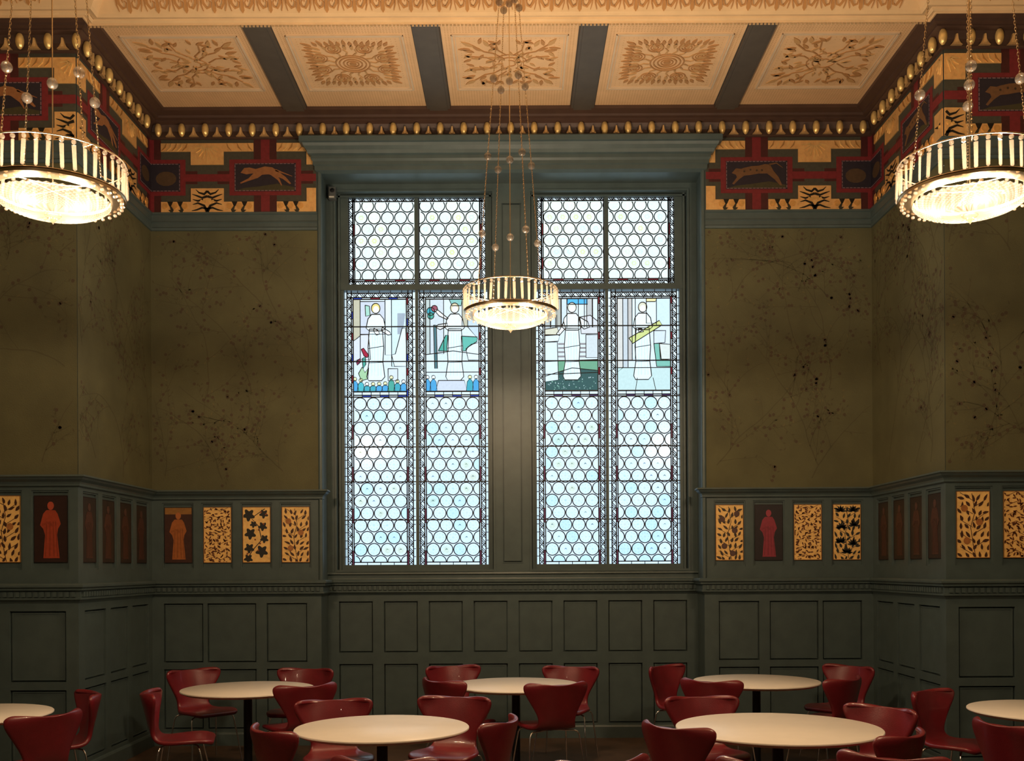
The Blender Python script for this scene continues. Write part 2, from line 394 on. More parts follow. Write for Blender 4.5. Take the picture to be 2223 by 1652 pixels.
# sill board and chair rail with dentils
mb = MB(); sweep(mb, [(-RW, D2), (RW, D2)], [(0, 1.660), (.030, 1.655), (.034, 1.640), (.012, 1.632), (.012, 1.600), (0.02, 1.575), (0, 1.57)], cap=False)
struct(mb.build('trim_4', 'paint'))
rail = [(0, 1.590), (.045, 1.588), (.062, 1.575), (.062, 1.560), (.045, 1.548), (.045, 1.535), (.030, 1.528), (.022, 1.526), (.022, 1.478), (.032, 1.474), (.032, 1.460), (.012, 1.445), (0, 1.43)]
P_rail = [(-XO, DN), (-HW, DN), (-HW, D1), (-RW, D1), (-RW, D2), (RW, D2), (RW, D1), (HW, D1), (HW, DN), (XO, DN)]
mb = MB(); sweep(mb, P_rail, rail, cap=False); r_o = struct(mb.build('trim_5', 'paint'))
mb = MB()
for i in range(len(P_rail)-1):
    fr, L = wall_frame(P_rail[i], P_rail[i+1])
    if L < .5: continue
    n = int(L/.0495)
    for k in range(n):
        u = L*(k+.5)/n; mb.plate([(u-.014, 1.482), (u+.014, 1.482), (u+.014, 1.522), (u-.014, 1.522)], fr, .02, .040)
mb.build('dentils', 'paint', r_o)
# dado shelf under the wallpaper
dado = [(0, 2.456), (.075, 2.454), (.080, 2.440), (.066, 2.432), (.055, 2.418), (.030, 2.400), (.022, 2.385), (.022, 2.370), (.008, 2.362), (0, 2.36)]
mb = MB()
sweep(mb, [(-XO, DN), (-HW, DN), (-HW, D1), (-RW, D1), (-RW, D1+.07)], dado); sweep(mb, [(RW, D1+.07), (RW, D1), (HW, D1), (HW, DN), (XO, DN)], dado)
struct(mb.build('trim_6', 'paint'))
# picture moulding above the wallpaper and skirting
mb = MB(); pm = [(0, 4.950), (.018, 4.953), (.022, 4.975), (.012, 4.985), (.012, 5.02), (.020, 5.03), (.014, 5.045), (.014, 5.10), (.026, 5.108), (.026, 5.125), (0, 5.13)]
sweep(mb, [(-XO, DN), (-HW, DN), (-HW, D1), (-RW-.02, D1)], pm); sweep(mb, [(RW+.02, D1), (HW, D1), (HW, DN), (XO, DN)], pm)
struct(mb.build('trim_7', 'paint'))
mb = MB(); sweep(mb, P_rail, [(0, .13), (.014, .125), (.022, .11), (.022, 0)], cap=False); struct(mb.build('baseboard_back', 'paint'))

# ------------------------------------------------------------------ frieze
CR = 0; DG = (0.060, 0.060, 0.045); GD = (1.0, 0.62, 0.25); DB = (0.030, 0.022, 0.035)
def frieze(name, fr, s0, s1, cs, ch):
    """cs = centres of the gilded T shapes; the animal pictures lie between them."""
    base = MB(); H0 = .0
    relief(base, fr, s0, s1, 5.126, 5.84, [], base=.006, col=DG)
    def R(a, b, z0, z1, h, c, m=base, mi=0):
        a, b = max(a, s0), min(b, s1)
        if b-a > .004: m.plate([(a, z0), (b, z0), (b, z1), (a, z1)], fr, .006, h, c, mi)
    pcs = []
    for c in cs:
        for q in (c-.556, c+.556):
            if all(abs(q-p) > .05 for p in pcs): pcs.append(q)
    dm = lin((70, 28, 28)); rd = lin((118, 36, 42)); d2 = lin((42, 40, 34))
    for q in pcs:
        R(q-.11, q+.11, 5.13, 5.83, .0065, dm); R(q-.042, q+.042, 5.13, 5.83, .0075, rd)
        R(q-.46, q+.46, 5.40, 5.525, .007, dm); R(q-.556, q+.556, 5.425, 5.495, .008, rd)
        R(q-.345, q+.345, 5.29, 5.635, .0085, rd)
    bo = base.build(name, 'pict'); struct(bo)
    for c in cs:
        g = MB()
        R(c-.445, c+.445, 5.71, 5.79, .016, GD, g); R(c-.158, c+.158, 5.583, 5.71, .016, GD, g)
        for k in range(9):                                   # raised rays and folds of the gilding
            a = PI*(k+.5)/9; x = c+.12*math.cos(a); 
            if s0 < x-.02 and x+.02 < s1: g.stroke([(c+.04*math.cos(a), 5.76-.02*math.sin(a)), (x, 5.77-.14*math.sin(a))], .01, fr, .016, .024, (.95, .66, .28), 0, ws=[.016, .004])
        for sd in (-1, 1):
            for k in range(5):
                x = c+sd*(.19+.05*k)
                if s0+.03 < x < s1-.05: g.stroke([(x, 5.785), (x+sd*.012, 5.75), (x+sd*.045, 5.715)], .01, fr, .016, .022, (.95, .66, .28) if k % 2 else (.55, .30, .10), 0, ws=[.004, .014, .003])
        if g.f: g.build('gilded_panel', 'gilt', bo)
        g = MB(); ink = (.028, .026, .022)
        R(c-.445, c+.445, 5.128, 5.228, .015, GD, g); R(c-.158, c+.158, 5.228, 5.357, .015, GD, g)
        def st(p, w_, cc=ink, ws=None):
            p = [(c+x, z) for x, z in p]
            if all(s0 < x < s1 for x, z in p): g.stroke(p, w_, fr, .015, .0185, cc, 0, ws=ws)
        def cl(x, z, r, cc):
            if s0 < c+x-r and c+x+r < s1: g.plate(circ(c+x, z, r, 10), fr, .015, .024, cc, 0)
        for sd in (-1, 1):
            st([(0, 5.13), (sd*.03, 5.19), (sd*.09, 5.215), (sd*.14, 5.20)], .02, ws=[.03, .022, .016, .004])
            st([(0, 5.16), (sd*.05, 5.17), (sd*.10, 5.15), (sd*.15, 5.14)], .016, ws=[.02, .018, .014, .004])
            st([(0, 5.33), (sd*.03, 5.30), (sd*.08, 5.315), (sd*.11, 5.345)], .016, ws=[.02, .022, .014, .004])
            st([(0, 5.28), (sd*.05, 5.265), (sd*.10, 5.285), (sd*.145, 5.30)], .016, ws=[.024, .020, .014, .004])
            st([(sd*.04, 5.25), (sd*.09, 5.235), (sd*.14, 5.25)], .014, ws=[.012, .018, .004])
            cl(sd*.022, 5.235, .016, (.95, .62, .22)); cl(sd*.055, 5.232, .012, (.95, .62, .22))
            for x in (.215, .31, .405): cl(sd*x, 5.187, .028, (.88, .50, .16)); 
            for x in (.262, .357):
                st([(sd*x, 5.228), (sd*x, 5.185)], .03, ws=[.055, .016]); st([(sd*x, 5.19), (sd*(x-.02), 5.15), (sd*x, 5.13)], .02, DG, ws=[.012, .03, .05])
        if g.f: g.build('gilded_panel', 'gilt', bo)
    for i, q in enumerate(pcs):                              # running animal on a dark ground, in a pale dashed border
        g = MB(); R(q-.295, q+.295, 5.328, 5.597, .012, lin((38, 34, 46)), g)
        bc = lin((140, 112, 118)); k = -.29
        while k < .285:
            R(q+k, q+k+.026, 5.588, 5.594, .0135, bc, g); R(q+k, q+k+.026, 5.331, 5.337, .0135, bc, g); k += .036
        z = 5.34
        while z < 5.57:
            R(q-.292, q-.286, z, z+.026, .0135, bc, g); R(q+.286, q+.292, z, z+.026, .0135, bc, g); z += .036
        if s0 < q-.27 and q+.27 < s1:
            f_ = -1 if ch == 'L' else 1
            bd = lin((150, 100, 62)) if ch == 'L' else lin((112, 80, 52)); sh = lin((66, 62, 40))
            g.plate([(q-.28, 5.335), (q+.28, 5.335), (q+.28, 5.365), (q+.12, 5.40), (q-.05, 5.375), (q-.2, 5.36)], fr, .006, .013, sh, 0)
            T = lambda ps: [(q+f_*x, z) for x, z in ps]
            if ch == 'L':
                g.plate(T([(.235, 5.505), (.20, 5.55), (.15, 5.555), (.09, 5.54), (0, 5.565), (-.07, 5.555), (-.13, 5.515), (-.20, 5.46), (-.25, 5.40), (-.235, 5.395), (-.17, 5.445), (-.09, 5.475), (-.03, 5.49), (.03, 5.485), (.07, 5.455), (.15, 5.43), (.235, 5.40), (.24, 5.41), (.16, 5.45), (.11, 5.50), (.18, 5.49)]), fr, .006, .015, bd, 0)
                g.stroke(T([(-.10, 5.53), (-.18, 5.50), (-.26, 5.47)]), .01, fr, .006, .015, bd, 0, ws=[.02, .01, .004])
                g.stroke(T([(-.05, 5.51), (-.13, 5.44), (-.16, 5.38)]), .02, fr, .006, .016, bd, 0, ws=[.04, .022, .008])
            else:
                g.plate(T([(-.24, 5.48), (-.20, 5.525), (-.15, 5.52), (-.12, 5.53), (-.05, 5.545), (.02, 5.55), (.08, 5.565), (.13, 5.56), (.16, 5.50), (.21, 5.44), (.245, 5.36), (.225, 5.36), (.17, 5.42), (.10, 5.475), (.02, 5.475), (-.06, 5.46), (-.12, 5.455), (-.17, 5.42), (-.22, 5.37), (-.235, 5.38), (-.19, 5.44), (-.20, 5.465)]), fr, .006, .015, bd, 0)
                g.stroke(T([(.12, 5.56), (.19, 5.575), (.25, 5.53)]), .01, fr, .006, .015, bd, 0, ws=[.016, .01, .004])
                for x in (-.12, -.06, 0, .05): g.plate(circ(q+f_*x, 5.505+.012*math.sin(x*60), .010, 8), fr, .006, .016, lin((62, 46, 34)), 0)
        else:
            xx = q+.16 if q < s0+.1 else q-.16
            if s0 < xx-.1 and xx+.1 < s1: g.plate(circ(xx, 5.45, .10, 14, .07), fr, .006, .0135, lin((80, 62, 44)), 0)
        if g.f: g.build('animal_panel', 'pict', bo)
    return bo
frieze('trim_8', fr_bl, 0, HW-RW-.03, [HW-2.918, HW-1.806], 'L')
frieze('trim_9', fr_br, .03, HW-RW, [1.806-RW, 2.918-RW], 'R')
frieze('trim_10', fr_sl, 0, LS, [LS-.556-1.112*i for i in range(2)], 'L')
frieze('trim_11', fr_sr, 0, LS, [.556+1.112*i for i in range(2)], 'R')
frieze('trim_12', fr_nl, 0, NL, [NL-.01-1.112*i for i in range(3)], 'L')
frieze('trim_13', fr_nr, 0, NL, [.01+1.112*i for i in range(3)], 'R')

# cornice with gilded eggs and darts
cor = [(0, 5.825), (.030, 5.828), (.030, 5.842), (.018, 5.846), (.020, 5.90), (.045, 5.955), (.085, 5.972), (.085, 5.985), (.12, 5.99), (.125, 6.01), (.20, 6.025), (.20, 6.075)]
P_cor = [(-XO, DN), (-HW, DN), (-HW, D1), (HW, D1), (HW, DN), (XO, DN)]
mb = MB(); sweep(mb, P_cor, cor, cap=False); co = struct(mb.build('trim_14', 'cornice'))
eg = MB(); eg.lathe([(.001, -.062), (.014, -.055), (.026, -.035), (.033, -.008), (.033, .02), (.027, .045), (.018, .06), (.001, .064)], 14)
egg0 = None
dt = MB()
dfr = (V3((0, 0, 0)), V3((1, 0, 0)), V3((0, 0, 1)), V3((0, -1, 0)))
dt.plate([(-.046, -.045), (.046, -.045), (.030, -.030), (.014, .0), (.006, .042), (-.006, .042), (-.014, 0), (-.030, -.030)], dfr, -.01, .014, (.62, .42, .20), 0)
dt.plate([(-.010, -.03), (.010, -.03), (.004, .036), (-.004, .036)], dfr, .014, .026, (.95, .66, .30), 0)
dart0 = None
def put(proto, parent, loc, rz=0, rx=0):
    c = proto.copy(); C.objects.link(c); c.parent = parent; c.location = loc; c.rotation_euler = (rx, 0, rz); return c
egg0 = eg.build('gilded_egg', 'gold', co, smooth=True); dart0 = dt.build('gilded_dart', 'gilt', co)
first = [True, True]
def place(kind, loc, rz):
    pr = egg0 if kind == 0 else dart0
    if first[kind]: first[kind] = False; pr.location = loc; pr.rotation_euler = (0, 0, rz)
    else: put(pr, co, loc, rz)
ES = .2247
for k in range(-15, 16):
    place(0, (k*ES, D1-.062, 5.893), 0)
    if k < 15: place(1, ((k+.5)*ES, D1-.045, 5.884), 0)
for sg in (-1, 1):
    for k in range(7):
        place(0, (sg*(HW-.062), D1-.26-k*.222, 5.893), sg*-PI/2)
        if k < 6: place(1, (sg*(HW-.045), D1-.37-k*.222, 5.884), sg*-PI/2)
    for k in range(9):
        place(0, (sg*(HW-.03+k*ES), DN-.062, 5.893), 0)
        place(1, (sg*(HW-.03+(k+.5)*ES), DN-.045, 5.884), 0)

# ------------------------------------------------------------------ bay ceiling: five cream coffers between dark beams
Y0, Y1 = 8.08, 9.66
CRM = (0.76, 0.50, 0.27); ORN = (0.46, 0.235, 0.085); ORN2 = (0.55, 0.32, 0.13)
cx_ = [-2.71, -1.355, 0.0, 1.355, 2.71]
cfr = (V3((0, 0, ZC)), V3((1, 0, 0)), V3((0, 1, 0)), V3((0, 0, -1)))
mb = MB(); mb.face([(-HW, Y0, ZC), (-HW, D1, ZC), (HW, D1, ZC), (HW, Y0, ZC)]); 
bc_ = struct(mb.build('ceiling_bay', 'beam'))
for i in range(4):
    mb = MB(); x = (cx_[i]+cx_[i+1])/2
    mb.box(x-.108, x+.108, Y0+.05, Y1+.02, ZC-.034, ZC+.02); mb.box(x-.085, x+.085, Y0+.05, Y1+.02, ZC-.040, ZC-.034)
    mb.build('beam', 'beam', bc_)
def coffer(x, typ, seed):
    rnd = random.Random(seed); mb = MB(); fr = cfr
    a, b = x-.56, x+.56
    if abs(x) > 2.5:
        if x < 0: a = -3.275
        else: b = 3.275
    mb.plate([(a, Y0), (b, Y0), (b, Y1), (a, Y1)], fr, 0, .004, CRM, 0)
    yc = 8.83
    # stamped small pattern of the field
    nx = 44; ny = 60
    for i in range(nx):
        for j in range(ny):
            px, py = a+.02+(b-a-.04)*(i+.5)/nx, Y0+.02+(Y1-Y0-.04)*(j+.5)/ny
            if abs(px-x) < .50 and abs(py-yc) < .49: continue
            mb.plate([(px-.007, py), (px, py-.006), (px+.007, py), (px, py+.006)], fr, .004, .0055, ORN2, 0, sides=False)
    for i in range(22):
        for j in range(22):
            px, py = x-.43+.86*(i+.5)/22, yc-.43+.86*(j+.5)/22
            if max(abs(px-x), abs(py-yc)) < .36: continue
            mb.plate([(px-.005, py), (px, py-.005), (px+.005, py), (px, py+.005)], fr, .004, .0055, ORN2, 0, sides=False)
    for h, o_ in ((.016, .475), (.010, .450)):
        q = [(x-o_, yc-o_), (x+o_, yc-o_), (x+o_, yc+o_), (x-o_, yc+o_), (x-o_, yc-o_)]
        for k in range(4): mb.stroke([q[k], q[k+1]], .016 if h > .012 else .008, fr, .004, h, (.66, .51, .34), 0)
    def lf(px, py, an, L, W, c=ORN): mb.plate(leaf_pts(x+px, yc+py, an, L, W), fr, .004, .011, c, 0)
    def st(ps, w_, c=ORN, ws=None): mb.stroke([(x+p, yc+q) for p, q in ps], w_, fr, .004, .010, c, 0, ws=ws)
    if typ == 'A':
        for sx in (-1, 1):
            for sy in (-1, 1):
                for k, (px, py, an, L, W) in enumerate(((.30, .30, .8, .13, .045), (.27, .32, 1.7, .10, .035), (.32, .26, 0.0, .10, .035), (.20, .30, 1.2, .11, .04), (.20, .31, 2.5, .10, .035), (.30, .20, .4, .11, .04), (.31, .18, -.9, .10, .035),
                                                    (.10, .33, .8, .09, .03), (.08, .32, 2.0, .08, .03), (.33, .08, .6, .09, .03), (.32, .06, -.6, .08, .03), (.22, .22, .7, .10, .035), (.17, .20, 2.2, .09, .03), (.22, .14, -.8, .09, .03), (.12, .24, 1.0, .08, .03), (.26, .10, .1, .08, .03))):
                    px += rnd.uniform(-.02, .02); py += rnd.uniform(-.02, .02); an += rnd.uniform(-.25, .25)
                    an2 = an if sx > 0 else PI-an
                    if sy < 0: an2 = -an2
                    lf(sx*px, sy*py, an2, L, W, ORN if k % 3 else ORN2)
                st([(sx*.05, sy*.08), (sx*.14, sy*.17), (sx*.22, sy*.2), (sx*.32, sy*.31)], .012)
                st([(sx*.12, sy*.03), (sx*.2, sy*.10), (sx*.33, sy*.12)], .010); st([(sx*.03, sy*.14), (sx*.10, sy*.22), (sx*.12, sy*.34)], .010)
        for k in range(34):
            a_ = rnd.uniform(0, 2*PI); r_ = rnd.uniform(.02, .20); lf(r_*math.cos(a_), r_*math.sin(a_), a_+rnd.uniform(-.9, .9), .07, .026, ORN2)
        for r_ in (.05, .10, .15):
            a0 = rnd.uniform(0, 6); st([(r_*math.cos(a0+t*.4), r_*math.sin(a0+t*.4)) for t in range(10)], .008)
    else:
        def ring(px, py, r_, rx=1.0, ry=1.0, w_=.012, c=ORN):
            st([(px+r_*rx*math.cos(2*PI*t/24), py+r_*ry*math.sin(2*PI*t/24)) for t in range(25)], w_, c)
        for r_ in (.025, .05, .08, .115, .145): ring(0, 0, r_)
        mb.plate(circ(x, yc, .02, 12), fr, .004, .012, ORN, 0)
        for px, py in ((-.13, .25), (.13, .25), (-.13, -.25), (.13, -.25), (-.27, .10), (.27, .10), (-.27, -.10), (.27, -.10)):
            for r_ in (.02, .042, .066): ring(px, py, r_, w_=.010)
        n = 52
        for k in range(n):
            t = k/n*4; sd = int(t); u = (t-sd)*2-1; q = .335
            px, py, an = ((q*u, q, PI/2), (q, -q*u, 0), (-q*u, -q, -PI/2), (-q, q*u, PI))[sd]
            an += (-u*.55 if sd in (0,) else (-u*.55))
            lf(px*.9, py*.9, an, .10 if k % 2 else .075, .034, ORN)
        for k in range(36):
            t = k/36*4; sd = int(t); u = (t-sd)*2-1; q = .24
            px, py, an = ((q*u, q, PI/2), (q, -q*u, 0), (-q*u, -q, -PI/2), (-q, q*u, PI))[sd]
            lf(px, py, an-u*.55, .09, .030, ORN2)
        for k in range(16):
            a_ = 2*PI*(k+.5)/16; st([(.155*math.cos(a_), .155*math.sin(a_)), (.20*math.cos(a_+.1), .20*math.sin(a_+.1)), (.25*math.cos(a_), .25*math.sin(a_))], .012, ORN2, ws=[.018, .012, .006])
    return mb.build('coffer_panel', 'plaster', bc_)
for i, x in enumerate(cx_): coffer(x, 'AB'[i % 2], 40+i)

# great cream cove at the front of the bay and along the nearer walls
P_cv = [(-XO, DN-.205), (-HW+.14, DN-.205), (-HW+.14, Y0+.02), (HW-.14, Y0+.02), (HW-.14, DN-.205), (XO, DN-.205)]
cv = [(-.01, 6.10), (-.005, 6.022), (.008, 6.018), (.012, 6.030), (.028, 6.030), (.040, 6.020), (.052, 6.030), (.058, 6.042), (.085, 6.036), (.105, 6.030), (.115, 6.040), (.125, 6.048)]
cv = [(d, z-.016 if z < 6.09 else z) for d, z in cv]
lo, hi = (.125, 6.032), (.30, 6.29)
cv += [hi, (.31, 6.30), (.31, 6.33), (.36, 6.36), (.36, 6.62)]
mb = MB(); sweep(mb, P_cv, cv, (.72, .50, .27), 0, cap=False)
def cfrm(A, B):
    fr, L = wall_frame(A, B); O, U, _, N = fr
    d = V3((0, 0, hi[1]-lo[1])) + N*(hi[0]-lo[0]); T = d.normalized(); NN = U.cross(T); NN = NN if NN.dot(N) > 0 else -NN
    return (O+N*lo[0]+V3((0, 0, lo[1])), U, T, NN if NN.z < 0 else -NN), L, d.length
OC = (.47, .23, .07)
for A, B, e0, e1 in ((P_cv[2], P_cv[3], .27, .27), (P_cv[0], P_cv[1], 0, .25), (P_cv[4], P_cv[5], .25, 0)):
    fr, L, TL = cfrm(A, B); n = int(round((L-e0-e1)/.222)); pt = (L-e0-e1)/n
    for k in range(n):
        u = e0+(k+.5)*pt
        for sd in (-1, 1):
            Q = lambda ps: [(u+sd*p, q) for p, q in ps]
            mb.stroke(Q([(.012, .26), (.055, .20), (.082, .13), (.080, .07), (.055, .035), (.028, .045), (.022, .075), (.036, .09)]), .01, fr, 0, .010, OC, 0, ws=[.006, .014, .020, .020, .016, .013, .010, .006])
            mb.stroke(Q([(.10, .26), (.104, .15), (.098, .06), (.085, .015)]), .01, fr, 0, .008, OC, 0, ws=[.014, .010, .008, .004])
            mb.stroke(Q([(.045, .15), (.052, .11), (.048, .075)]), .01, fr, 0, .008, OC, 0, ws=[.004, .012, .004])
        mb.plate([(u-.014, .02), (u, .0), (u+.014, .02), (u+.008, .11), (u, .14), (u-.008, .11)], fr, 0, .010, OC, 0)
        mb.plate(circ(u, .19, .016, 10), fr, 0, .012, OC, 0)
# bead row
fr, L = wall_frame(P_cv[2], P_cv[3])
for k in range(int(L/.03)):
    u = (k+.5)*.03; mb.plate([(u-.009, 5.990), (u+.009, 5.990), (u+.009, 6.006), (u-.009, 6.006)], fr, -.004, .008, (.55, .38, .2), 0)
struct(mb.build('trim_15', 'plaster'))

# ------------------------------------------------------------------ windows
KG = .00465; DG_ = D2+.12
W0 = (.86, .95, 1.0); W1 = (.90, .97, 1.0); UPC = (.93, 1.0, .97)
RED = (.45, .03, .06); BLU = (.03, .10, .75); LD = 2.4
def gfr(xl, zt):        # drawing frame: u right in px, v down in px
    return (V3((xl, DG_, zt)), V3((KG, 0, 0)), V3((0, 0, -KG)), V3((0, -1, 0)))
def vary(c, r, a=.05):
    k = 1-a*r.random(); return tuple(min(1, v*k) for v in c)
def zigzag(g, l, fr, r, x0, x1, y0, y1, horiz, base):
    g.plate([(x0, y0), (x1, y0), (x1, y1), (x0, y1)], fr, 0, 0, vary(base, r, .1), 0, sides=False)
    L = (x1-x0) if horiz else (y1-y0); n = max(1, round(L/19)); p = L/n
    for k in range(n):
        b = k*p
        for a0, a1 in ((0, .5), (.25, .75), (.55, .05+1) if False else (.5, 1.0), (1.0, .5)):
            s0_, s1_ = b+a0*p, b+a1*p
            q = [(x0+s0_, y0), (x0+s1_, y1)] if horiz else [(x0, y0+s0_), (x1, y0+s1_)]
            l.stroke(q, 1.6, fr, -.003, .004)
def blocks(g, l, fr, r, x0, x1, y0, y1, horiz, n, cols):
    for k in range(n):
        L = (x1-x0) if horiz else (y1-y0); a, b = k*L/n, (k+1)*L/n
        q = [(x0+a, y0), (x0+b, y0), (x0+b, y1), (x0+a, y1)] if horiz else [(x0, y0+a), (x1, y0+a), (x1, y0+b), (x0, y0+b)]
        g.plate(q, fr, 0, 0, cols[k % len(cols)] if cols else vary(W0, r, .12), 0, sides=False)
        if k: l.stroke([(x0+a, y0), (x0+a, y1)] if horiz else [(x0, y0+a), (x1, y0+a)], 1.5, fr, -.003, .004)
def rect_lead(l, fr, x0, x1, y0, y1, wd=LD):
    for q in ([(x0, y0), (x1, y0)], [(x1, y0), (x1, y1)], [(x1, y1), (x0, y1)], [(x0, y1), (x0, y0)]): l.stroke(q, wd, fr, -.003, .004)
def roundels(g, l, fr, r, x0, x1, y0, y1, px, py, rr, yc0, off0, tint, upper):
    g.plate([(x0, y0), (x1, y0), (x1, y1), (x0, y1)], fr, 0, 0, tint, 0, sides=False)
    y = yc0; row = 0
    while y-rr < y1:
        x = x0+(px/2 if (row+off0) % 2 == 0 else 0)
        while x-rr < x1:
            q = clip(circ(x, y, rr, 20), x0, x1, y0, y1)
            if len(q) > 2:
                if upper: c = r.choice(((.97, 1, .96), (.95, 1, .97), (.98, .99, .86), (.93, .98, .97)))
                else: c = r.choice(((.95, .98, 1), (.97, .99, 1), (.80, .94, 1), (.97, .97, .98), (.93, .98, 1)))
                g.plate(q, fr, 0, .001, c, 0, sides=False)
                full = x0 <= x-rr+1 and x+rr-1 <= x1 and y0 <= y-rr+1 and y+rr-1 <= y1
                if full:
                    if upper and r.random() < .75:
                        yc = r.choice(((.96, .94, .62), (.94, .97, .80), (.96, .93, .55), (.88, .97, .93)))
                        for k in range(6): g.plate(circ(x+4*math.cos(k*PI/3), y+4*math.sin(k*PI/3), 2.2, 8), fr, 0, .002, yc, 0, sides=False)
                    elif not upper:
                        t = r.random()
                        if t < .33:
                            dk = r.choice(((.12, .22, .22), (.35, .45, .40), (.2, .3, .42)))
                            g.plate([(x-3.2, y+1.8), (x-1.5, y-1.6), (x, y-2.4), (x+1.5, y-1.6), (x+3.2, y+1.8), (x+1.4, y+.2), (x, y-.4), (x-1.4, y+.2)], fr, 0, .002, dk, 0, sides=False)
                            if r.random() < .4: g.plate(circ(x, y+1, 7, 12), fr, 0, .0015, (.97, .93, .72), 0, sides=False)
                        else:
                            for k in range(8): g.plate(circ(x+8*math.cos(k*PI/4), y+8*math.sin(k*PI/4), .9, 6), fr, 0, .002, (.62, .80, .98), 0, sides=False)
                            g.plate(circ(x, y, 2.6, 8), fr, 0, .002, r.choice(((.90, .95, .96), (.94, .92, .80), (.80, .92, 1))), 0, sides=False)
                # lead ring
                rg = [(x+(rr+.5)*math.cos(2*PI*k/20), y+(rr+.5)*math.sin(2*PI*k/20)) for k in range(21)]
                run = []
                for p in rg+[None]:
                    if p and x0 <= p[0] <= x1 and y0 <= p[1] <= y1: run.append(p)
                    else:
                        if len(run) > 1: l.stroke(run, 2.0, fr, -.003, .004)
                        run = []
            x += px
        y += py; row += 1
def scene_panel(g, l, fr, r, ox, oy, kind):
    """Plain robed figure in a garden with columns; 117 x 199 units. Glass pieces never overlap: the uppermost wins, row by row."""
    RS = 0.8; NX, NY = int(117/RS), int(200/RS); grid = [[None]*NX for _ in range(NY)]
    def fill(ps, c):
        y0 = max(0, int(min(p[1] for p in ps)/RS)); y1 = min(NY, int(max(p[1] for p in ps)/RS)+1)
        for j in range(y0, y1):
            y = (j+.5)*RS; xs = []
            for i in range(len(ps)):
                (xa, ya), (xb, yb) = ps[i-1], ps[i]
                if (ya <= y) != (yb <= y): xs.append(xa+(xb-xa)*(y-ya)/(yb-ya))
            xs.sort()
            for k in range(0, len(xs)-1, 2):
                for i in range(max(0, math.ceil(xs[k]/RS-.5)), min(NX, math.ceil(xs[k+1]/RS-.5))): grid[j][i] = c
    A = lambda ps: [(ox+x, oy+y) for x, y in ps]
    def pc(ps, c, lead=True, h=.001, w_=1.6):
        fill(ps, c)
        if lead: l.stroke(A(ps+[ps[0]]), w_, fr, -.003, .004+h)
    def ln(ps, w_=1.2, ws=None): l.stroke(A(ps), w_, fr, -.003, .004, ws=ws)
    pc([(0, 0), (117, 0), (117, 199), (0, 199)], (.80, .84, .86), False, .0)
    tan = (.62, .55, .40); lil = (.70, .70, .76); lil2 = (.80, .78, .80); grn = (.10, .42, .33); teal = (.08, .42, .50); blu = (.10, .40, .70); wh = (.90, .97, .97); skin = (.97, .93, .88)
    pale = (.74, .86, .86)
    if kind == 0:
        pc([(0, 0), (16, 0), (16, 78), (0, 90)], tan); pc([(16, 4), (70, 4), (70, 75), (16, 75)], lil); pc([(70, 0), (84, 0), (84, 120), (70, 120)], (.85, .93, .96))
        pc([(84, 0), (117, 0), (117, 145), (84, 145)], pale); pc([(97, 30), (114, 30), (108, 75), (97, 75)], (.42, .46, .52), False, .002)
        pc([(0, 90), (16, 80), (16, 128), (0, 134)], lil2); pc([(16, 76), (34, 76), (38, 130), (16, 130)], lil2)
        pc([(107, 62), (115, 62), (117, 145), (90, 145), (84, 120), (92, 118)], (.86, .92, .93)); pc([(76, 150), (97, 150), (97, 176), (76, 176)], (.78, .80, .80))
        pc([(27, 12), (36, 14), (38, 34), (28, 36)], (.45, .72, .58), True, .002)
        pc([(18, 108), (23, 105), (34, 120), (31, 126), (24, 122)], RED, True, .003); pc([(7, 134), (15, 128), (18, 134), (9, 142)], (.30, .05, .10), True, .003)
        pc([(20, 128), (27, 124), (28, 140), (22, 150)], grn, True, .002); pc([(12, 160), (20, 146), (26, 158), (34, 148), (32, 172), (18, 176)], (.45, .66, .38), True, .002)
        figx = 50; hair = (.95, .72, .25)
    elif kind == 1:
        pc([(0, 0), (10, 0), (10, 118), (0, 120)], (.60, .64, .60)); pc([(10, 0), (40, 0), (40, 118), (10, 118)], (.72, .74, .76)); pc([(80, 0), (92, 0), (92, 60), (80, 60)], tan)
        pc([(92, 0), (117, 0), (117, 90), (92, 60)], (.66, .74, .78)); pc([(52, 0), (80, 0), (78, 14), (58, 14)], (.30, .58, .52), True, .002)
        pc([(0, 120), (60, 112), (117, 120), (117, 158), (0, 158)], (.80, .85, .86)); pc([(28, 112), (44, 78), (50, 78), (50, 112)], grn, True, .002); pc([(78, 80), (113, 82), (112, 92), (92, 104), (88, 112), (78, 112)], (.16, .52, .42), True, .002)
        pc([(88, 108), (100, 98), (117, 94), (117, 132), (93, 132)], (.86, .92, .94), True, .002)
        pc([(18, 56), (24, 56), (26, 150), (20, 150)], (.10, .20, .22), True, .003)
        for x, y, rr_, c in ((12, 26, 9, teal), (20, 20, 7, (.38, .10, .14)), (12, 36, 7, grn)): pc(circ(x, y, rr_, 9), c, True, .003)
        pc([(28, 176), (84, 176), (90, 199), (22, 199)], (.72, .72, .78), True, .002)
        figx = 64; hair = (.85, .70, .45)
    elif kind == 2:
        for x, c in ((0, (.55, .55, .52)), (14, (.74, .80, .82)), (24, (.50, .48, .42)), (36, (.72, .78, .80)), (74, (.82, .88, .92)), (92, (.60, .58, .56)), (104, (.80, .86, .90))): pc([(x, 0), (x+13, 0), (x+13, 62), (x, 62)], c, True, .0005)
        pc([(50, 0), (94, 0), (94, 12), (50, 12)], (.12, .50, .85), True, .002)
        pc([(76, 40), (100, 36), (117, 50), (117, 76), (80, 76)], (.78, .74, .74), True, .001); pc([(90, 78), (117, 78), (117, 128), (90, 128)], (.74, .76, .76), True, .001)
        for k in range(4): pc([(30, 96+9*k), (90, 96+9*k), (90, 100+9*k), (30, 100+9*k)], (.34, .30, .30), False, .0012)
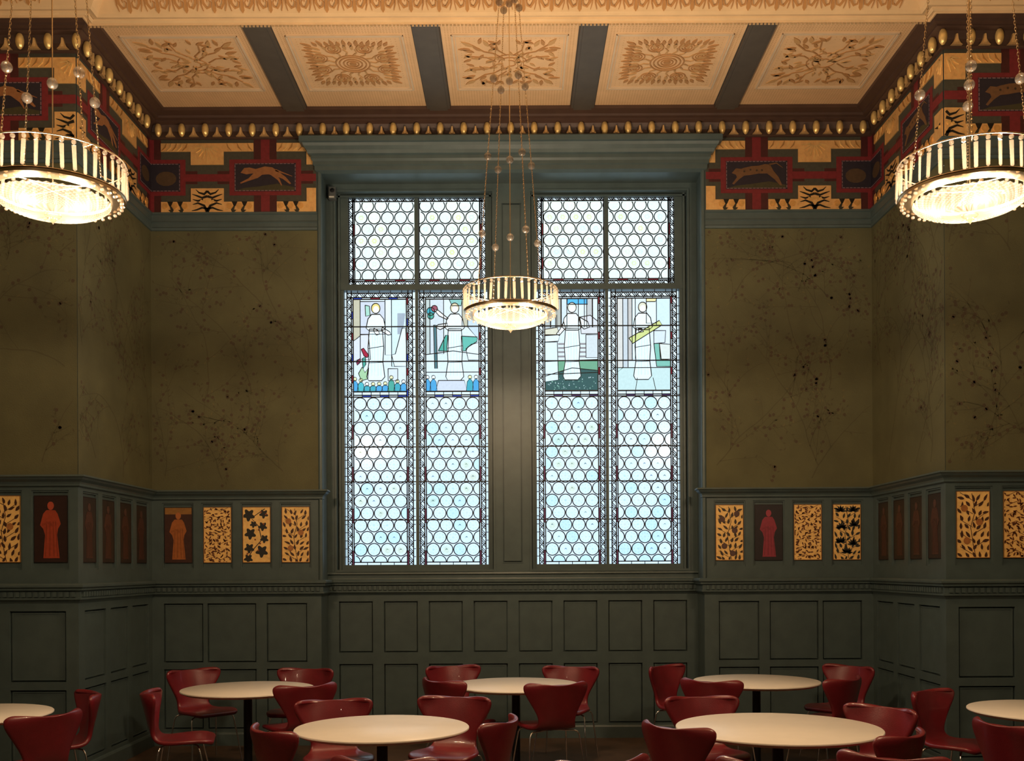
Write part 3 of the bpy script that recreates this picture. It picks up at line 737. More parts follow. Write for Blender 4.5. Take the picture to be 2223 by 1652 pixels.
        pc([(0, 136), (117, 132), (117, 160), (0, 164)], (.20, .42, .26)); pc([(0, 168), (60, 150), (117, 156), (117, 199), (0, 199)], (.06, .12, .11))
        for k in range(60): 
            px, py = r.uniform(2, 114), r.uniform(170, 197); pc(circ(px, py, r.uniform(.7, 1.5), 5), r.choice(((.4, .55, .5), (.3, .5, .38), (.55, .62, .62))), False, .003)
        pc([(0, 78), (34, 78), (30, 92), (0, 94)], (.86, .92, .93), True, .002); pc([(0, 94), (28, 94), (30, 176), (0, 180)], (.82, .93, .95), True, .002); pc([(0, 66), (28, 62), (33, 78), (0, 80)], (.80, .72, .55), True, .003)
        figx = 60; hair = (.86, .82, .70)
    else:
        pc([(0, 0), (13, 0), (13, 150), (0, 160)], (.78, .72, .66)); pc([(13, 0), (24, 0), (24, 150), (13, 150)], (.66, .68, .70)); pc([(24, 0), (33, 0), (33, 134), (24, 134)], (.62, .56, .52)); pc([(33, 0), (40, 0), (40, 130), (33, 130)], (.84, .92, .96))
        pc([(64, 0), (86, 0), (86, 54), (64, 54)], (.84, .92, .97)); pc([(86, 0), (117, 0), (117, 58), (86, 58)], (.72, .84, .92)); pc([(64, 0), (86, 0), (84, 7), (64, 7)], (.93, .80, .42), True, .002)
        pc([(80, 70), (106, 70), (104, 96), (80, 98)], (.76, .80, .84), True, .001); pc([(80, 98), (92, 98), (94, 132), (117, 134), (117, 148), (86, 148)], (.25, .55, .44), True, .001)
        pc([(92, 98), (117, 100), (117, 132), (96, 132)], (.82, .82, .74), True, .002); pc([(0, 150), (117, 150), (117, 199), (0, 199)], (.66, .80, .76)); ln([(44, 172), (40, 199)]); ln([(78, 172), (84, 199)])
        figx = 56; hair = (.82, .74, .56)
    F = lambda ps: [(figx+x, y) for x, y in ps]
    # figure
    pc(F([(-14, 64), (14, 64), (17, 104), (15, 135), (19, 168), (12, 176), (-16, 176), (-20, 168), (-15, 135), (-17, 104)]), wh, True, .004, 1.7)
    pc(F([(-9, 32), (9, 32), (17, 42), (21, 62), (14, 68), (-14, 68), (-21, 62), (-17, 42)]), (.93, .98, .97), True, .0045, 1.7)
    ln(F([(-16, 106), (16, 101)])); ln(F([(-15, 137), (16, 136)]), .9)
    for k in (-8, -3, 3, 8): fill(F([(k, 72), (k+1.6, 72), (k*1.3+1.4, 166), (k*1.3, 166)]), (.72, .86, .90))
    pc(F(circ(0, 19, 9.5, 14, 11)), hair, True, .004, 1.5); pc(F(circ(.5, 22, 6.4, 12, 8.2)), skin, False, .005); pc(F([(-3.5, 28), (3.5, 28), (5, 34), (-5, 34)]), skin, False, .005)
    if kind == 0: pc(F([(14, 60), (30, 70), (33, 76), (26, 77), (12, 68)]), skin, True, .006); pc(F([(-4, 62), (6, 68), (8, 75), (1, 77), (-5, 68)]), skin, True, .006)
    if kind == 1: pc(F([(-17, 44), (-34, 36), (-44, 24), (-38, 22), (-26, 32), (-14, 42)]), skin, True, .006); pc(F([(-16, 58), (-32, 66), (-42, 60), (-36, 55), (-16, 52)]), skin, True, .006)
    if kind == 2: pc(F([(-18, 50), (-26, 66), (-34, 76), (-28, 80), (-14, 64)]), skin, True, .006); pc(F([(16, 40), (34, 50), (38, 62), (26, 66), (14, 56)]), (.95, .97, .95), True, .006)
    if kind == 3: pc(F([(-30, 86), (-22, 98), (42, 58), (36, 48)]), (.72, .74, .28), True, .007, 1.6); pc(F([(-10, 66), (-2, 66), (2, 72), (-8, 74)]), skin, True, .008)
    if kind < 2:     # planting in front
        for k in range(9):
            x = 4+k*13.2
            if kind == 1 and 26 < x < 88: continue
            c = r.choice((teal, blu, grn, (.10, .50, .55))); hgt = r.uniform(18, 30) if kind == 0 else 28
            if kind == 0 and 30 < x < 80: hgt = r.uniform(12, 18)
            pc([(x-8, 199), (x-6, 199-hgt*.7), (x, 199-hgt), (x+6, 199-hgt*.7), (x+8, 199)], c, True, .006, 1.0)
            pc(circ(x, 199-hgt-2, 4.2, 8), r.choice(((.95, .88, .50), (.97, .96, .88))), True, .007, 1.0)
    for j in range(NY):
        i = 0
        while i < NX:
            c = grid[j][i]; k = i
            while k < NX and grid[j][k] is c: k += 1
            if c: g.plate([(ox+i*RS, oy+j*RS), (ox+k*RS, oy+j*RS), (ox+k*RS, oy+(j+1)*RS), (ox+i*RS, oy+(j+1)*RS)], fr, 0, 0, c, 0, sides=False)
            i = k
def deepen(g):
    """The base sheet carries the grey of the old glass; paint and roundels on it only tint further."""
    for i, f in enumerate(g.f):
        if abs(g.v[f[0]][1]-DG_) < 1e-5: g.c[i] = tuple(v*.63 for v in g.c[i])
def lower_light(xl, zt, kind, parent, seed):
    r = random.Random(seed); g = MB(); l = MB(); fr = gfr(xl, zt); W = 153; H = 594
    blocks(g, l, fr, r, 0, 5, 0, H, False, 34, None); blocks(g, l, fr, r, W-5, W, 0, H, False, 34, None); blocks(g, l, fr, r, 5, W-5, 0, 4.5, True, 6, None)
    rows = [(4.5, 229.5), (230.5, H)]
    zigzag(g, l, fr, r, 6, 14.5, 4.5, H, False, W1); zigzag(g, l, fr, r, W-14.5, W-6, 4.5, H, False, W1); zigzag(g, l, fr, r, 14.5, W-14.5, 4.5, 14, True, W1)
    pat = [BLU, W1, RED, W1] if kind in (0,) else [W1, RED, W1, (.12, .05, .12)]
    blocks(g, l, fr, r, 15, 18.5, 14, 229, False, 14, [W1, W1]+[pat[0], W1, W1, pat[2]]); blocks(g, l, fr, r, W-18.5, W-15, 14, 229, False, 14, [RED, W1, W1, pat[0], W1])
    blocks(g, l, fr, r, 15, 18.5, 230, H, False, 12, [W1, W1, (.25, .05, .10)]); blocks(g, l, fr, r, W-18.5, W-15, 230, H, False, 12, [W1, W1, (.25, .05, .10)])
    blocks(g, l, fr, r, 18.5, W-18.5, 14, 17.5, True, 6, [pat[0], W1, pat[2], W1]); blocks(g, l, fr, r, 18.5, W-18.5, 219, 225.5, True, 6, None); blocks(g, l, fr, r, 18.5, W-18.5, 226.5, 229.5, True, 6, [W1, BLU if kind < 2 else (.1, .05, .2)])
    scene_panel(g, l, fr, r, 18, 18.5, kind)
    roundels(g, l, fr, r, 18.5, W-18.5, 231, 588, 29, 26.35, 13.2, 245, 0, (.90, .96, 1), False)
    blocks(g, l, fr, r, 18.5, W-18.5, 589, H, True, 4, [W1])
    for x in (5.5, 15, W-15, W-5.5): l.stroke([(x, 0), (x, H)], LD, fr, -.003, .004)
    for x in (18.7, W-18.7): l.stroke([(x, 14), (x, H)], LD, fr, -.003, .004)
    for y in (4.5, 14): l.stroke([(5, y), (W-5, y)], LD, fr, -.003, .004)
    for y in (17.8, 218.5, 226, 230, 588.5): l.stroke([(18, y), (W-18, y)], LD, fr, -.003, .004)
    deepen(g); go = g.build('stained_glass', 'glass', parent); l.build('lead_cames', 'lead', go)
    for y in (77.5, 153, 230, 338.5, 414, 497):
        b = MB(); b.stroke([(-2, y), (W+2, y)], 2.0, fr, -.004, .014); b.build('saddle_bar', 'lead', go)
def upper_light(xl, zt, side, parent, seed):
    r = random.Random(seed); g = MB(); l = MB(); fr = gfr(xl, zt); W = 144 if True else 0; H = 191
    # side: +1 border on the left edge, -1 border on the right edge
    a, b = (0, W) 
    if side > 0: zx = (0, 8.5); sx = (9.5, 11.5); px = (12.5, W)
    else: zx = (W-8.5, W); sx = (W-11.5, W-9.5); px = (0, W-12.5)
    top_shade = (.62, .66, .68)  # grey of the top zigzag row: shadow put into the glass colour
    zigzag(g, l, fr, r, zx[0], zx[1], 8.5, 182, False, W1); zigzag(g, l, fr, r, a, b, 0, 8.5, True, top_shade); zigzag(g, l, fr, r, a, b, 182, H, True, W1)
    blocks(g, l, fr, r, sx[0], sx[1], 9, 182, False, 7, [W1, W1, RED]); blocks(g, l, fr, r, px[0], px[1], 179, 181.5, True, 6, [W1, RED, W1])
    roundels(g, l, fr, r, px[0], px[1], 9.5, 178, 28.6, 25.2, 12.6, 19, 1 if side > 0 else 0, (.92, .98, .96), True)
    for x in (zx[0], zx[1], *px, sx[0]): l.stroke([(x, 0), (x, H)], LD, fr, -.003, .004)
    for y in (0, 9, 178.5, 182, H): l.stroke([(a, y), (b, y)], LD, fr, -.003, .004)
    deepen(g); go = g.build('stained_glass', 'glass', parent); l.build('lead_cames', 'lead', go)
ZT_U, ZT_L = 5.440, 4.495; Z_B = ZT_L-594*KG
for wi, sg in enumerate((-1, 1)):
    X = lambda v: sg*v
    root = MB()
    a, b = sorted((sg*.245, sg*1.688)); ua, ub = sorted((sg*.262, sg*1.640)); oa, ob = sorted((sg*OX0, sg*OX1))
    zf = DG_-.03
    # fixed frame around the lights, with the transom and mullions as parts
    root.box(oa, ob, zf, DG_+.05, OZ0, Z_B); root.box(oa, ob, zf, DG_+.05, ZT_U, OZ1)
    root.box(oa, a, zf, DG_+.05, Z_B, ZT_L); root.box(b, ob, zf, DG_+.05, Z_B, ZT_L)
    root.box(oa, ua, zf, DG_+.05, ZT_L+.05, ZT_U); root.box(ub, ob, zf, DG_+.05, ZT_L+.05, ZT_U)
    root.box(oa+.012, oa+.034, zf-.03, zf+.01, OZ0, OZ1); root.box(ob-.034, ob-.012, zf-.03, zf+.01, OZ0, OZ1); root.box(oa, ob, zf-.03, zf+.01, OZ1-.03, OZ1-.012)
    root.box(oa, ob, D2-.02, zf+.01, OZ0-.01, OZ0+.012)
    wo = struct(root.build('window_%d' % (wi+1), 'paint'))
    t = MB(); t.box(oa, ob, zf-.012, DG_+.05, ZT_L, ZT_U-191*KG); t.build('transom', 'paint', wo)
    mc = sg*.957
    t = MB(); t.box(mc-.015, mc+.015, zf, DG_+.04, Z_B, ZT_L); t.build('mullion', 'paint', wo)
    t = MB(); t.box(mc-.019, mc+.019, zf, DG_+.04, ZT_U-191*KG, ZT_U); t.build('mullion', 'paint', wo)
    kinds = (0, 1) if sg < 0 else (2, 3)
    lower_light(a, ZT_L, kinds[0], wo, 60+wi*2); lower_light(b-153*KG, ZT_L, kinds[1], wo, 61+wi*2)
    upper_light(ua, ZT_U, 1, wo, 70+wi*2); upper_light(ub-144*KG, ZT_U, -1, wo, 71+wi*2)

# ------------------------------------------------------------------ small sensor in the corner of the recess
s_ = empty('security_sensor', (-1.775, D2-.02, 5.42)); tag(s_, 'small grey box sensor with a white bar high in the window recess corner', 'sensor')
mb = MB(); mb.box(-.035, .035, -.05, .015, -.06, .06); mb.box(-.028, .028, -.056, -.05, -.02, .05); mb.build('body', 'sensor', s_)
mb = MB(); mb.lathe([(.001, 0), (.02, .002), (.022, .01), (.001, .014)], 14, (0, 0, 0)); l_ = mb.build('lens', 'black', s_); l_.rotation_euler = (PI/2, 0, 0); l_.location = (.005, -.056, .02)
mb = MB(); mb.box(-.028, .022, -.062, -.056, -.050, -.036); mb.build('label_strip', 'white', s_)

# ------------------------------------------------------------------ painted panels of the dado
def painting(fr, u, kind, seed, label, group):
    r = random.Random(seed); O, U, V, N = fr
    o = O+U*u+N*(-.026); f2 = (V3((0, 0, 0)), U, V, N); mb = MB(); w_, h_ = .132, .266
    gold = (1.0, .64, .22)
    if kind in ('figure', 'rose', 'amber', 'shaded'):
        bgc = {'figure': (.030, .012, .010), 'rose': (.022, .016, .020), 'amber': (.060, .022, .015), 'shaded': (.03, .02, .014)}[kind]  # side-wall panels use darker paint: the shade there is put into the colours
        rb = {'figure': (.36, .055, .022), 'rose': (.30, .035, .060), 'amber': (.42, .13, .03), 'shaded': (.07, .028, .018)}[kind]
        mb.plate([(-w_, -h_), (w_, -h_), (w_, h_), (-w_, h_)], f2, 0, .012, bgc, 0)
        if kind == 'amber': mb.plate([(-w_+.004, .20), (w_-.004, .20), (w_-.004, h_-.004), (-w_+.004, h_-.004)], f2, .012, .0135, (.34, .16, .04), 0)
        mb.plate([(-.035, .15), (-.06, .12), (-.085, .03), (-.060, .0), (-.045, -.05), (-.06, -.235), (.07, -.235), (.05, -.05), (.058, .0), (.08, .04), (.055, .12), (.035, .15)], f2, .012, .0145, rb, 0)
        mb.plate(circ(0, .185, .026, 14, .034), f2, .012, .015, tuple(min(1, v*1.15+.01) for v in rb), 0)
        for k in (-.03, -.005, .02, .04): mb.stroke([(k, .06), (k*1.2, -.08), (k*1.4, -.22)], .005, f2, .0145, .0155, tuple(v*.6 for v in rb), 0)
        mb.stroke([(-.07, .03), (-.02, .05), (.03, .02)], .018, f2, .0145, .016, tuple(v*.8 for v in rb), 0)
    else:
        mb.plate([(-w_, -h_), (w_, -h_), (w_, h_), (-w_, h_)], f2, 0, .012, gold, 0)
        fc = {'fine': (.15, .045, .018), 'vine': (.022, .022, .020), 'branch': (.07, .028, .016), 'citrus': (.055, .035, .022), 'lobed': (.030, .030, .028), 'berry': (.16, .050, .020)}[kind]
        def lf(x, y, a, L, W, c=fc):
            q = clip(leaf_pts(x, y, a, L, W), -w_+.006, w_-.006, -h_+.006, h_-.006)
            if len(q) > 2: mb.plate(q, f2, .012, .0138, c, 0)
        st = lambda p, ww, c=fc: mb.stroke(p, ww, f2, .012, .0135, c, 0)
        if kind in ('fine', 'berry'):
            for k in range(7):
                y0 = -h_+.03+k*.078; st([(-.10, y0), (-.03, y0+.03), (.03, y0-.005), (.10, y0+.03)], .004)
            for i in range(9):
                for j in range(17):
                    lf(-.115+i*.029+r.uniform(-.006, .006), -.25+j*.0305+r.uniform(-.006, .006), r.uniform(0, 2*PI), .036, .013)
        elif kind == 'vine':
            st([(-.10, -.25), (-.04, -.15), (.05, -.05), (.02, .08), (-.05, .16), (.08, .25)], .008)
            for x, y, s in ((-.075, .19, .062), (.07, .20, .045), (.06, .08, .045), (-.06, .01, .058), (.075, -.04, .042), (-.07, -.13, .05), (.05, -.16, .062), (-.08, -.23, .045), (-.03, .10, .035)):
                q = clip([(x+s*(.80+.22*math.cos(5*t+seed))*math.cos(t), y+s*(.80+.22*math.cos(5*t+seed))*math.sin(t)) for t in [2*PI*k/30 for k in range(30)]], -w_+.006, w_-.006, -h_+.006, h_-.006)
                if len(q) > 2: mb.plate(q, f2, .012, .0138, fc, 0)
            for k in range(8): mb.plate(circ(r.uniform(-.1, .1), r.uniform(-.22, .22), .009, 8), f2, .012, .0145, (.30, .07, .02), 0)
        else:
            st([(.02, -.26), (.0, -.16), (-.02, -.02), (.015, .10), (-.01, .25)], .005)
            for k in range(9):
                y = -.24+k*.054; sd = 1 if k % 2 else -1
                st([(0, y), (sd*.05, y+.03), (sd*.105, y+.065)], .004)
            for i in range(5):
                for j in range(9):
                    x = -.105+i*.052+r.uniform(-.010, .010)+(.02 if j % 2 else 0); y = -.245+j*.058+r.uniform(-.010, .010)
                    an = PI/2-(x/.13)*.9+r.uniform(-.7, .7); L = r.uniform(.048, .064)
                    lf(x-math.cos(an)*L/2, y-math.sin(an)*L/2, an, L, r.uniform(.020, .027))
            if kind in ('citrus', 'branch'):
                for x, y in ((-.07, .13), (.05, .02), (-.05, -.13), (.03, -.20), (.07, .18))[:(5 if kind == 'citrus' else 3)]:
                    mb.plate(circ(x, y, .028, 14), f2, .012, .0150, (.11, .055, .045) if kind == 'citrus' else (.42, .17, .05), 0)
            if kind == 'lobed':
                for x, y in ((-.06, .20), (.06, .20), (-.05, .04), (.07, .06), (-.06, -.10), (.06, -.12), (0, -.2)):
                    for k in range(7): lf(x, y, PI/2+(k-3)*.5, .06, .022)
    for q in (((-w_, -h_), (w_, -h_)), ((w_, -h_), (w_, h_)), ((w_, h_), (-w_, h_)), ((-w_, h_), (-w_, -h_))): mb.stroke(list(q), .005, f2, .012, .0145, (.30, .13, .04) if kind not in ('figure', 'rose', 'amber', 'shaded') else (.02, .012, .01), 0)
    ob = mb.build('painted_panel', 'pict'); ob.location = o+V3((0, 0, 2.027))
    tag(ob, label, 'painting', group)
G_ = 'painted panels set in the dado'
for u, k, s, t in ((UP[0], 'branch', 1, 'gold painted panel of pointed leaves and pale fruit, just left of the window'), (UP[1], 'vine', 2, 'gold painted panel of big black vine leaves, left of the window'),
                   (UP[2], 'fine', 3, 'gold painted panel crowded with fine brown leaves, left of the black-leaf one'), (UP[3], 'amber', 4, 'murky painted panel of a red-brown robed figure under an amber strip')):
    painting(fr_bl, HW-u, k, s, t, G_)
for u, k, s, t in ((UP[0], 'citrus', 5, 'bright gold painted panel of leaves with dark round fruit, just right of the window'), (UP[1], 'rose', 6, 'dark painted panel of a plain rose-red robed figure, right of the window'),
                   (UP[2], 'berry', 7, 'gold painted panel of tiny brown leaves, right of the rose-red figure'), (UP[3], 'lobed', 8, 'gold painted panel of dark lobed leaves nearest the right corner of the bay')):
    painting(fr_br, u-RW, k, s, t, G_)
for i, (k, s, t) in enumerate((('shaded', 11, 'dim figure panel nearest the front edge of the left side wall'), ('shaded', 12, 'dim dark panel second from the front edge of the left side wall'),
                 ('shaded', 13, 'dim figure panel third from the front edge of the left side wall'), ('shaded', 14, 'dim dark panel on the left side wall next to the bay corner'))):
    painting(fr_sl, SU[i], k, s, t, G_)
for i, (k, s, t) in enumerate((('shaded', 15, 'dim dark panel nearest the front edge of the right side wall'), ('shaded', 16, 'dim figure panel second from the front edge of the right side wall'),
                 ('shaded', 17, 'dim dark panel third from the front edge of the right side wall'), ('shaded', 18, 'dim figure panel on the right side wall next to the bay corner'))):
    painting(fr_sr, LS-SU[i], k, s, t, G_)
painting(fr_nl, NL-NU[0], 'figure', 19, 'dark painted panel of an orange-red robed figure on the nearer left wall', G_)
painting(fr_nl, NL-NU[1], 'branch', 20, 'gold leaf panel cut by the left edge of the view on the nearer left wall', G_)
painting(fr_nr, NU[0], 'branch', 21, 'large gold painted panel of dark pointed leaves on the nearer right wall', G_)
painting(fr_nr, NU[1], 'fine', 22, 'brown and gold leaf panel cut by the right edge of the view', G_)

# ------------------------------------------------------------------ chandeliers
def make_chandelier():
    root = empty('crystal_chandelier')
    R = .336
    # ring hoops
    mb = MB(); mb.tube([(R*math.cos(2*PI*k/64), R*math.sin(2*PI*k/64), 0) for k in range(65)], .0035, 6)
    mb.build('top_hoop', 'brass', root, smooth=True)
    mb = MB(); mb.tube([(R*math.cos(2*PI*k/64), R*math.sin(2*PI*k/64), -.158) for k in range(65)], .003, 6)
    mb.build('lower_hoop', 'brass', root, smooth=True)
    mb = MB(); mb.lathe([(.335, -.162), (.335, -.176), (.275, -.184), (.262, -.18), (.262, -.165), (.335, -.160)], 64)
    mb.build('rim_band', 'brass', root, smooth=True)
    # prism drops
    pr = MB()
    pr.lathe([(.0005, -.006), (.009, -.010), (.012, -.018), (.009, -.026), (.0005, -.030)], 8)
    pr.shared([(-.010, 0, -.034), (0, -.007, -.034), (.010, 0, -.034), (0, .007, -.034), (-.0085, 0, -.148), (0, -.006, -.148), (.0085, 0, -.148), (0, .006, -.148), (0, 0, -.157)],
              [(0, 1, 5, 4), (1, 2, 6, 5), (2, 3, 7, 6), (3, 0, 4, 7), (3, 2, 1, 0), (4, 5, 8), (5, 6, 8), (6, 7, 8), (7, 4, 8)])
    p0 = pr.build('crystal_drop', 'crystal', root)
    bd = MB(); bd.lathe([(.0005, -.009), (.007, -.006), (.0095, 0), (.007, .006), (.0005, .009)], 8); b0 = bd.build('glass_bead', 'crystal', root, smooth=True)
    rnd = random.Random(5)
    for k in range(40):
        a = 2*PI*(k+.5)/40; j = rnd.uniform(-.25, .25)
        if k == 17: a += .05
        q = p0 if k == 0 else put(p0, root, (0, 0, 0)); q.location = (R*math.cos(a), R*math.sin(a), 0); q.rotation_euler = (rnd.uniform(-.05, .05), rnd.uniform(-.05, .05), a+PI/2+j)
        q = b0 if k == 0 else put(b0, root, (0, 0, 0)); q.location = (.318*math.cos(a), .318*math.sin(a), -.190)
    # beaded bowl: rings of beads towards the rim, radial ribs in the middle
    mb = MB(); rb = .268; n = 96; z0 = -.180; dep = .085
    prof = []
    for i in range(30):
        t = i/29; r_ = .028+(rb-.028)*t; z = z0-dep*math.sqrt(max(0, 1-(r_/(rb+.006))**2.2)); prof.append((r_, z))
    b = len(mb.v)
    for i, (r_, z) in enumerate(prof):
        for k in range(n):
            a = 2*PI*k/n; bump = (.0035*math.sin(i*2.1)*math.cos(k*PI) if i > 12 else .0025*math.cos(k*PI)); mb.v.append((r_*math.cos(a), r_*math.sin(a), z-bump))
    for i in range(29):
        for k in range(n):
            k2 = (k+1) % n; mb.f.append((b+i*n+k2, b+i*n+k, b+(i+1)*n+k, b+(i+1)*n+k2)); mb.m.append(0)
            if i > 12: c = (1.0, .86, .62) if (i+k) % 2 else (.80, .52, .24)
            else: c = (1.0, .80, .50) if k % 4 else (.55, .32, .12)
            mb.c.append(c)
    mb.build('beaded_bowl', 'bowl', root, smooth=True)
    mb = MB(); mb.lathe([(.002, -.262), (.036, -.264), (.040, -.270), (.034, -.277), (.018, -.282), (.020, -.290), (.016, -.292), (.004, -.306), (.0005, -.312)], 16)
    mb.build('finial', 'crystal', root, smooth=True)
    # hub over the bulbs and the straight cord
    mb = MB(); mb.tube([(0, 0, -.155), (0, 0, 2.80)], .0035, 6); mb.build('cord', 'brass', root, smooth=True)
    mb = MB(); mb.lathe([(.001, 2.925), (.06, 2.92), (.075, 2.88), (.05, 2.82), (.02, 2.79), (.001, 2.785)], 20); mb.build('canopy', 'brass', root, smooth=True)
    mb = MB()
    for k in range(4):
        a = PI/4+k*PI/2; mb.tube([(0, 0, -.15), (.16*math.cos(a), .16*math.sin(a), -.15)], .003, 6)
        mb.tube([(.16*math.cos(a), .16*math.sin(a), -.165), (.16*math.cos(a), .16*math.sin(a), -.150)], .010, 8)
    mb.build('lamp_holder', 'brass', root, smooth=True)
    gb = MB(); gb.ball((0, 0, 0), .027, 14); ball0 = gb.build('glass_ball', 'crystal', root, smooth=True)
    levels = (.367, .925, 1.49, 2.05)
    def rad(z): return max(.02, .260-.087*z)
    for i, z in enumerate(levels):
        q = ball0 if i == 0 else put(ball0, root, (0, 0, 0)); q.location = (0, 0, z+.01)
    # one chain: real links, local z upward
    L = 2.80; lean = (rad(0)-rad(L)); ch = MB(); pitch = .0155; n = int(L/pitch)
    for i in range(n):
        z = i*pitch+.008; x = -(rad(0)-rad(z)); c = V3((x, 0, z)); ax = (i % 2)
        vs = []; fs = []
        for k in range(8):
            a = 2*PI*k/8; cxx = .0042*math.cos(a); cz = .0105*math.sin(a)
            for m in range(3):
                b_ = 2*PI*m/3; rr = .0016*math.cos(b_); oo = .0016*math.sin(b_)
                px = cxx+rr*math.cos(a); pz = cz+rr*math.sin(a)
                vs.append(tuple(c+(V3((px, oo, pz)) if ax else V3((oo, px, pz)))))
        for k in range(8):
            for m in range(3): fs.append((k*3+m, ((k+1) % 8)*3+m, ((k+1) % 8)*3+(m+1) % 3, k*3+(m+1) % 3))
        ch.shared(vs, fs)
    c0 = ch.build('chain', 'brass', root)
    for k in range(4):
        a = math.radians(29)+k*PI/2; cc = c0 if k == 0 else put(c0, root, (0, 0, 0)); cc.location = (.26*math.cos(a), .26*math.sin(a), 0); cc.rotation_euler = (0, 0, a)
        for z in levels: q = put(ball0, root, (rad(z)*math.cos(a), rad(z)*math.sin(a), z))
    mb = MB(); mb.tube([(.26, 0, .005), (.336, 0, 0)], .003, 6); k0 = mb.build('chain_bracket', 'brass', root, smooth=True)
    for k in range(4):
        q = k0 if k == 0 else put(k0, root, (0, 0, 0)); q.rotation_euler = (0, 0, math.radians(29)+k*PI/2)
    return root
ch0 = make_chandelier()
spots = [((0.0, 7.36, 3.70), 0, 'smaller-looking crystal chandelier hanging in front of the window between the two others'),
         ((-2.225, 5.0, 3.70), math.radians(26), 'crystal chandelier hanging at the left edge, before the left wall'),
         ((2.285, 5.06, 3.70), math.radians(-51), 'crystal chandelier hanging at the right edge, before the right wall')]
for i, (loc, rz, lb) in enumerate(spots):
    o = ch0 if i == 0 else copy_tree(ch0)
    o.location = loc; o.rotation_euler = (0, 0, rz); tag(o, lb, 'chandelier', 'crystal chandeliers')
for i, (loc, rz, lb) in enumerate(spots + [((-2.25, 2.0, 3.7), 0, ''), ((2.25, 2.0, 3.7), 0, ''), ((0, -.5, 3.7), 0, '')]):  # last three spots: added fill lights out of view, without a fixture
    for k in range(4 if i < 3 else 1):
        a = rz+PI/4+k*PI/2; l = bpy.data.lights.new('bulb_or_fill', 'POINT'); l.energy = BULB_W*(1 if i < 3 else 0.2); l.color = BULB_COL; l.shadow_soft_size = .03
        o = bpy.data.objects.new('bulb_or_fill', l); C.objects.link(o); q = .15 if i < 3 else 0; o.location = (loc[0]+q*math.cos(a), loc[1]+q*math.sin(a), loc[2]-(.195 if i < 3 else .0))

# ------------------------------------------------------------------ tables
def make_table(R):
    root = empty('round_cafe_table')
    mb = MB(); mb.lathe([(.0005, .700), (R-.035, .700), (R-.006, .714), (R, .719), (R, .726), (R-.004, .730), (.0005, .730)], 96); mb.build('tabletop', 'table', root, smooth=True, ang=50)
    mb = MB(); mb.lathe([(.001, .03), (.034, .03), (.034, .66), (.10, .685), (.16, .700), (.001, .7)], 24); mb.build('pedestal', 'black', root, smooth=True)
    mb = MB(); mb.lathe([(.001, 0), (.24, 0), (.24, .008), (.06, .030), (.001, .034)], 40); mb.build('base', 'black', root, smooth=True)
    return root
t0 = make_table(.530); t1 = make_table(.610)
TT = {'TA': (-.79, 6.235), 'TB': (1.606, 6.17), 'TC': (-2.15, 8.30), 'TD': (.025, 8.50), 'TE': (2.067, 8.68), 'F': (-3.67, 6.90), 'G': (3.62, 6.85)}
TL = {'TA': 'round cream table in front, left of centre, below the middle chandelier', 'TB': 'largest round cream table, front right, with chairs all around', 'TC': 'round cream table by the back wall under the left wallpaper panel',
      'TD': 'round pale table by the back wall directly under the window', 'TE': 'round cream table by the back wall under the right dado paintings', 'F': 'round cream table half cut off by the left edge of the view', 'G': 'round cream table half cut off by the right edge of the view'}
u0 = True
for k, (x, y) in TT.items():
    if k == 'TB': o = t1
    elif u0: o = t0; u0 = False
    else: o = copy_tree(t0)
    o.location = (x, y, 0); tag(o, TL[k], 'table', 'round cream tables')

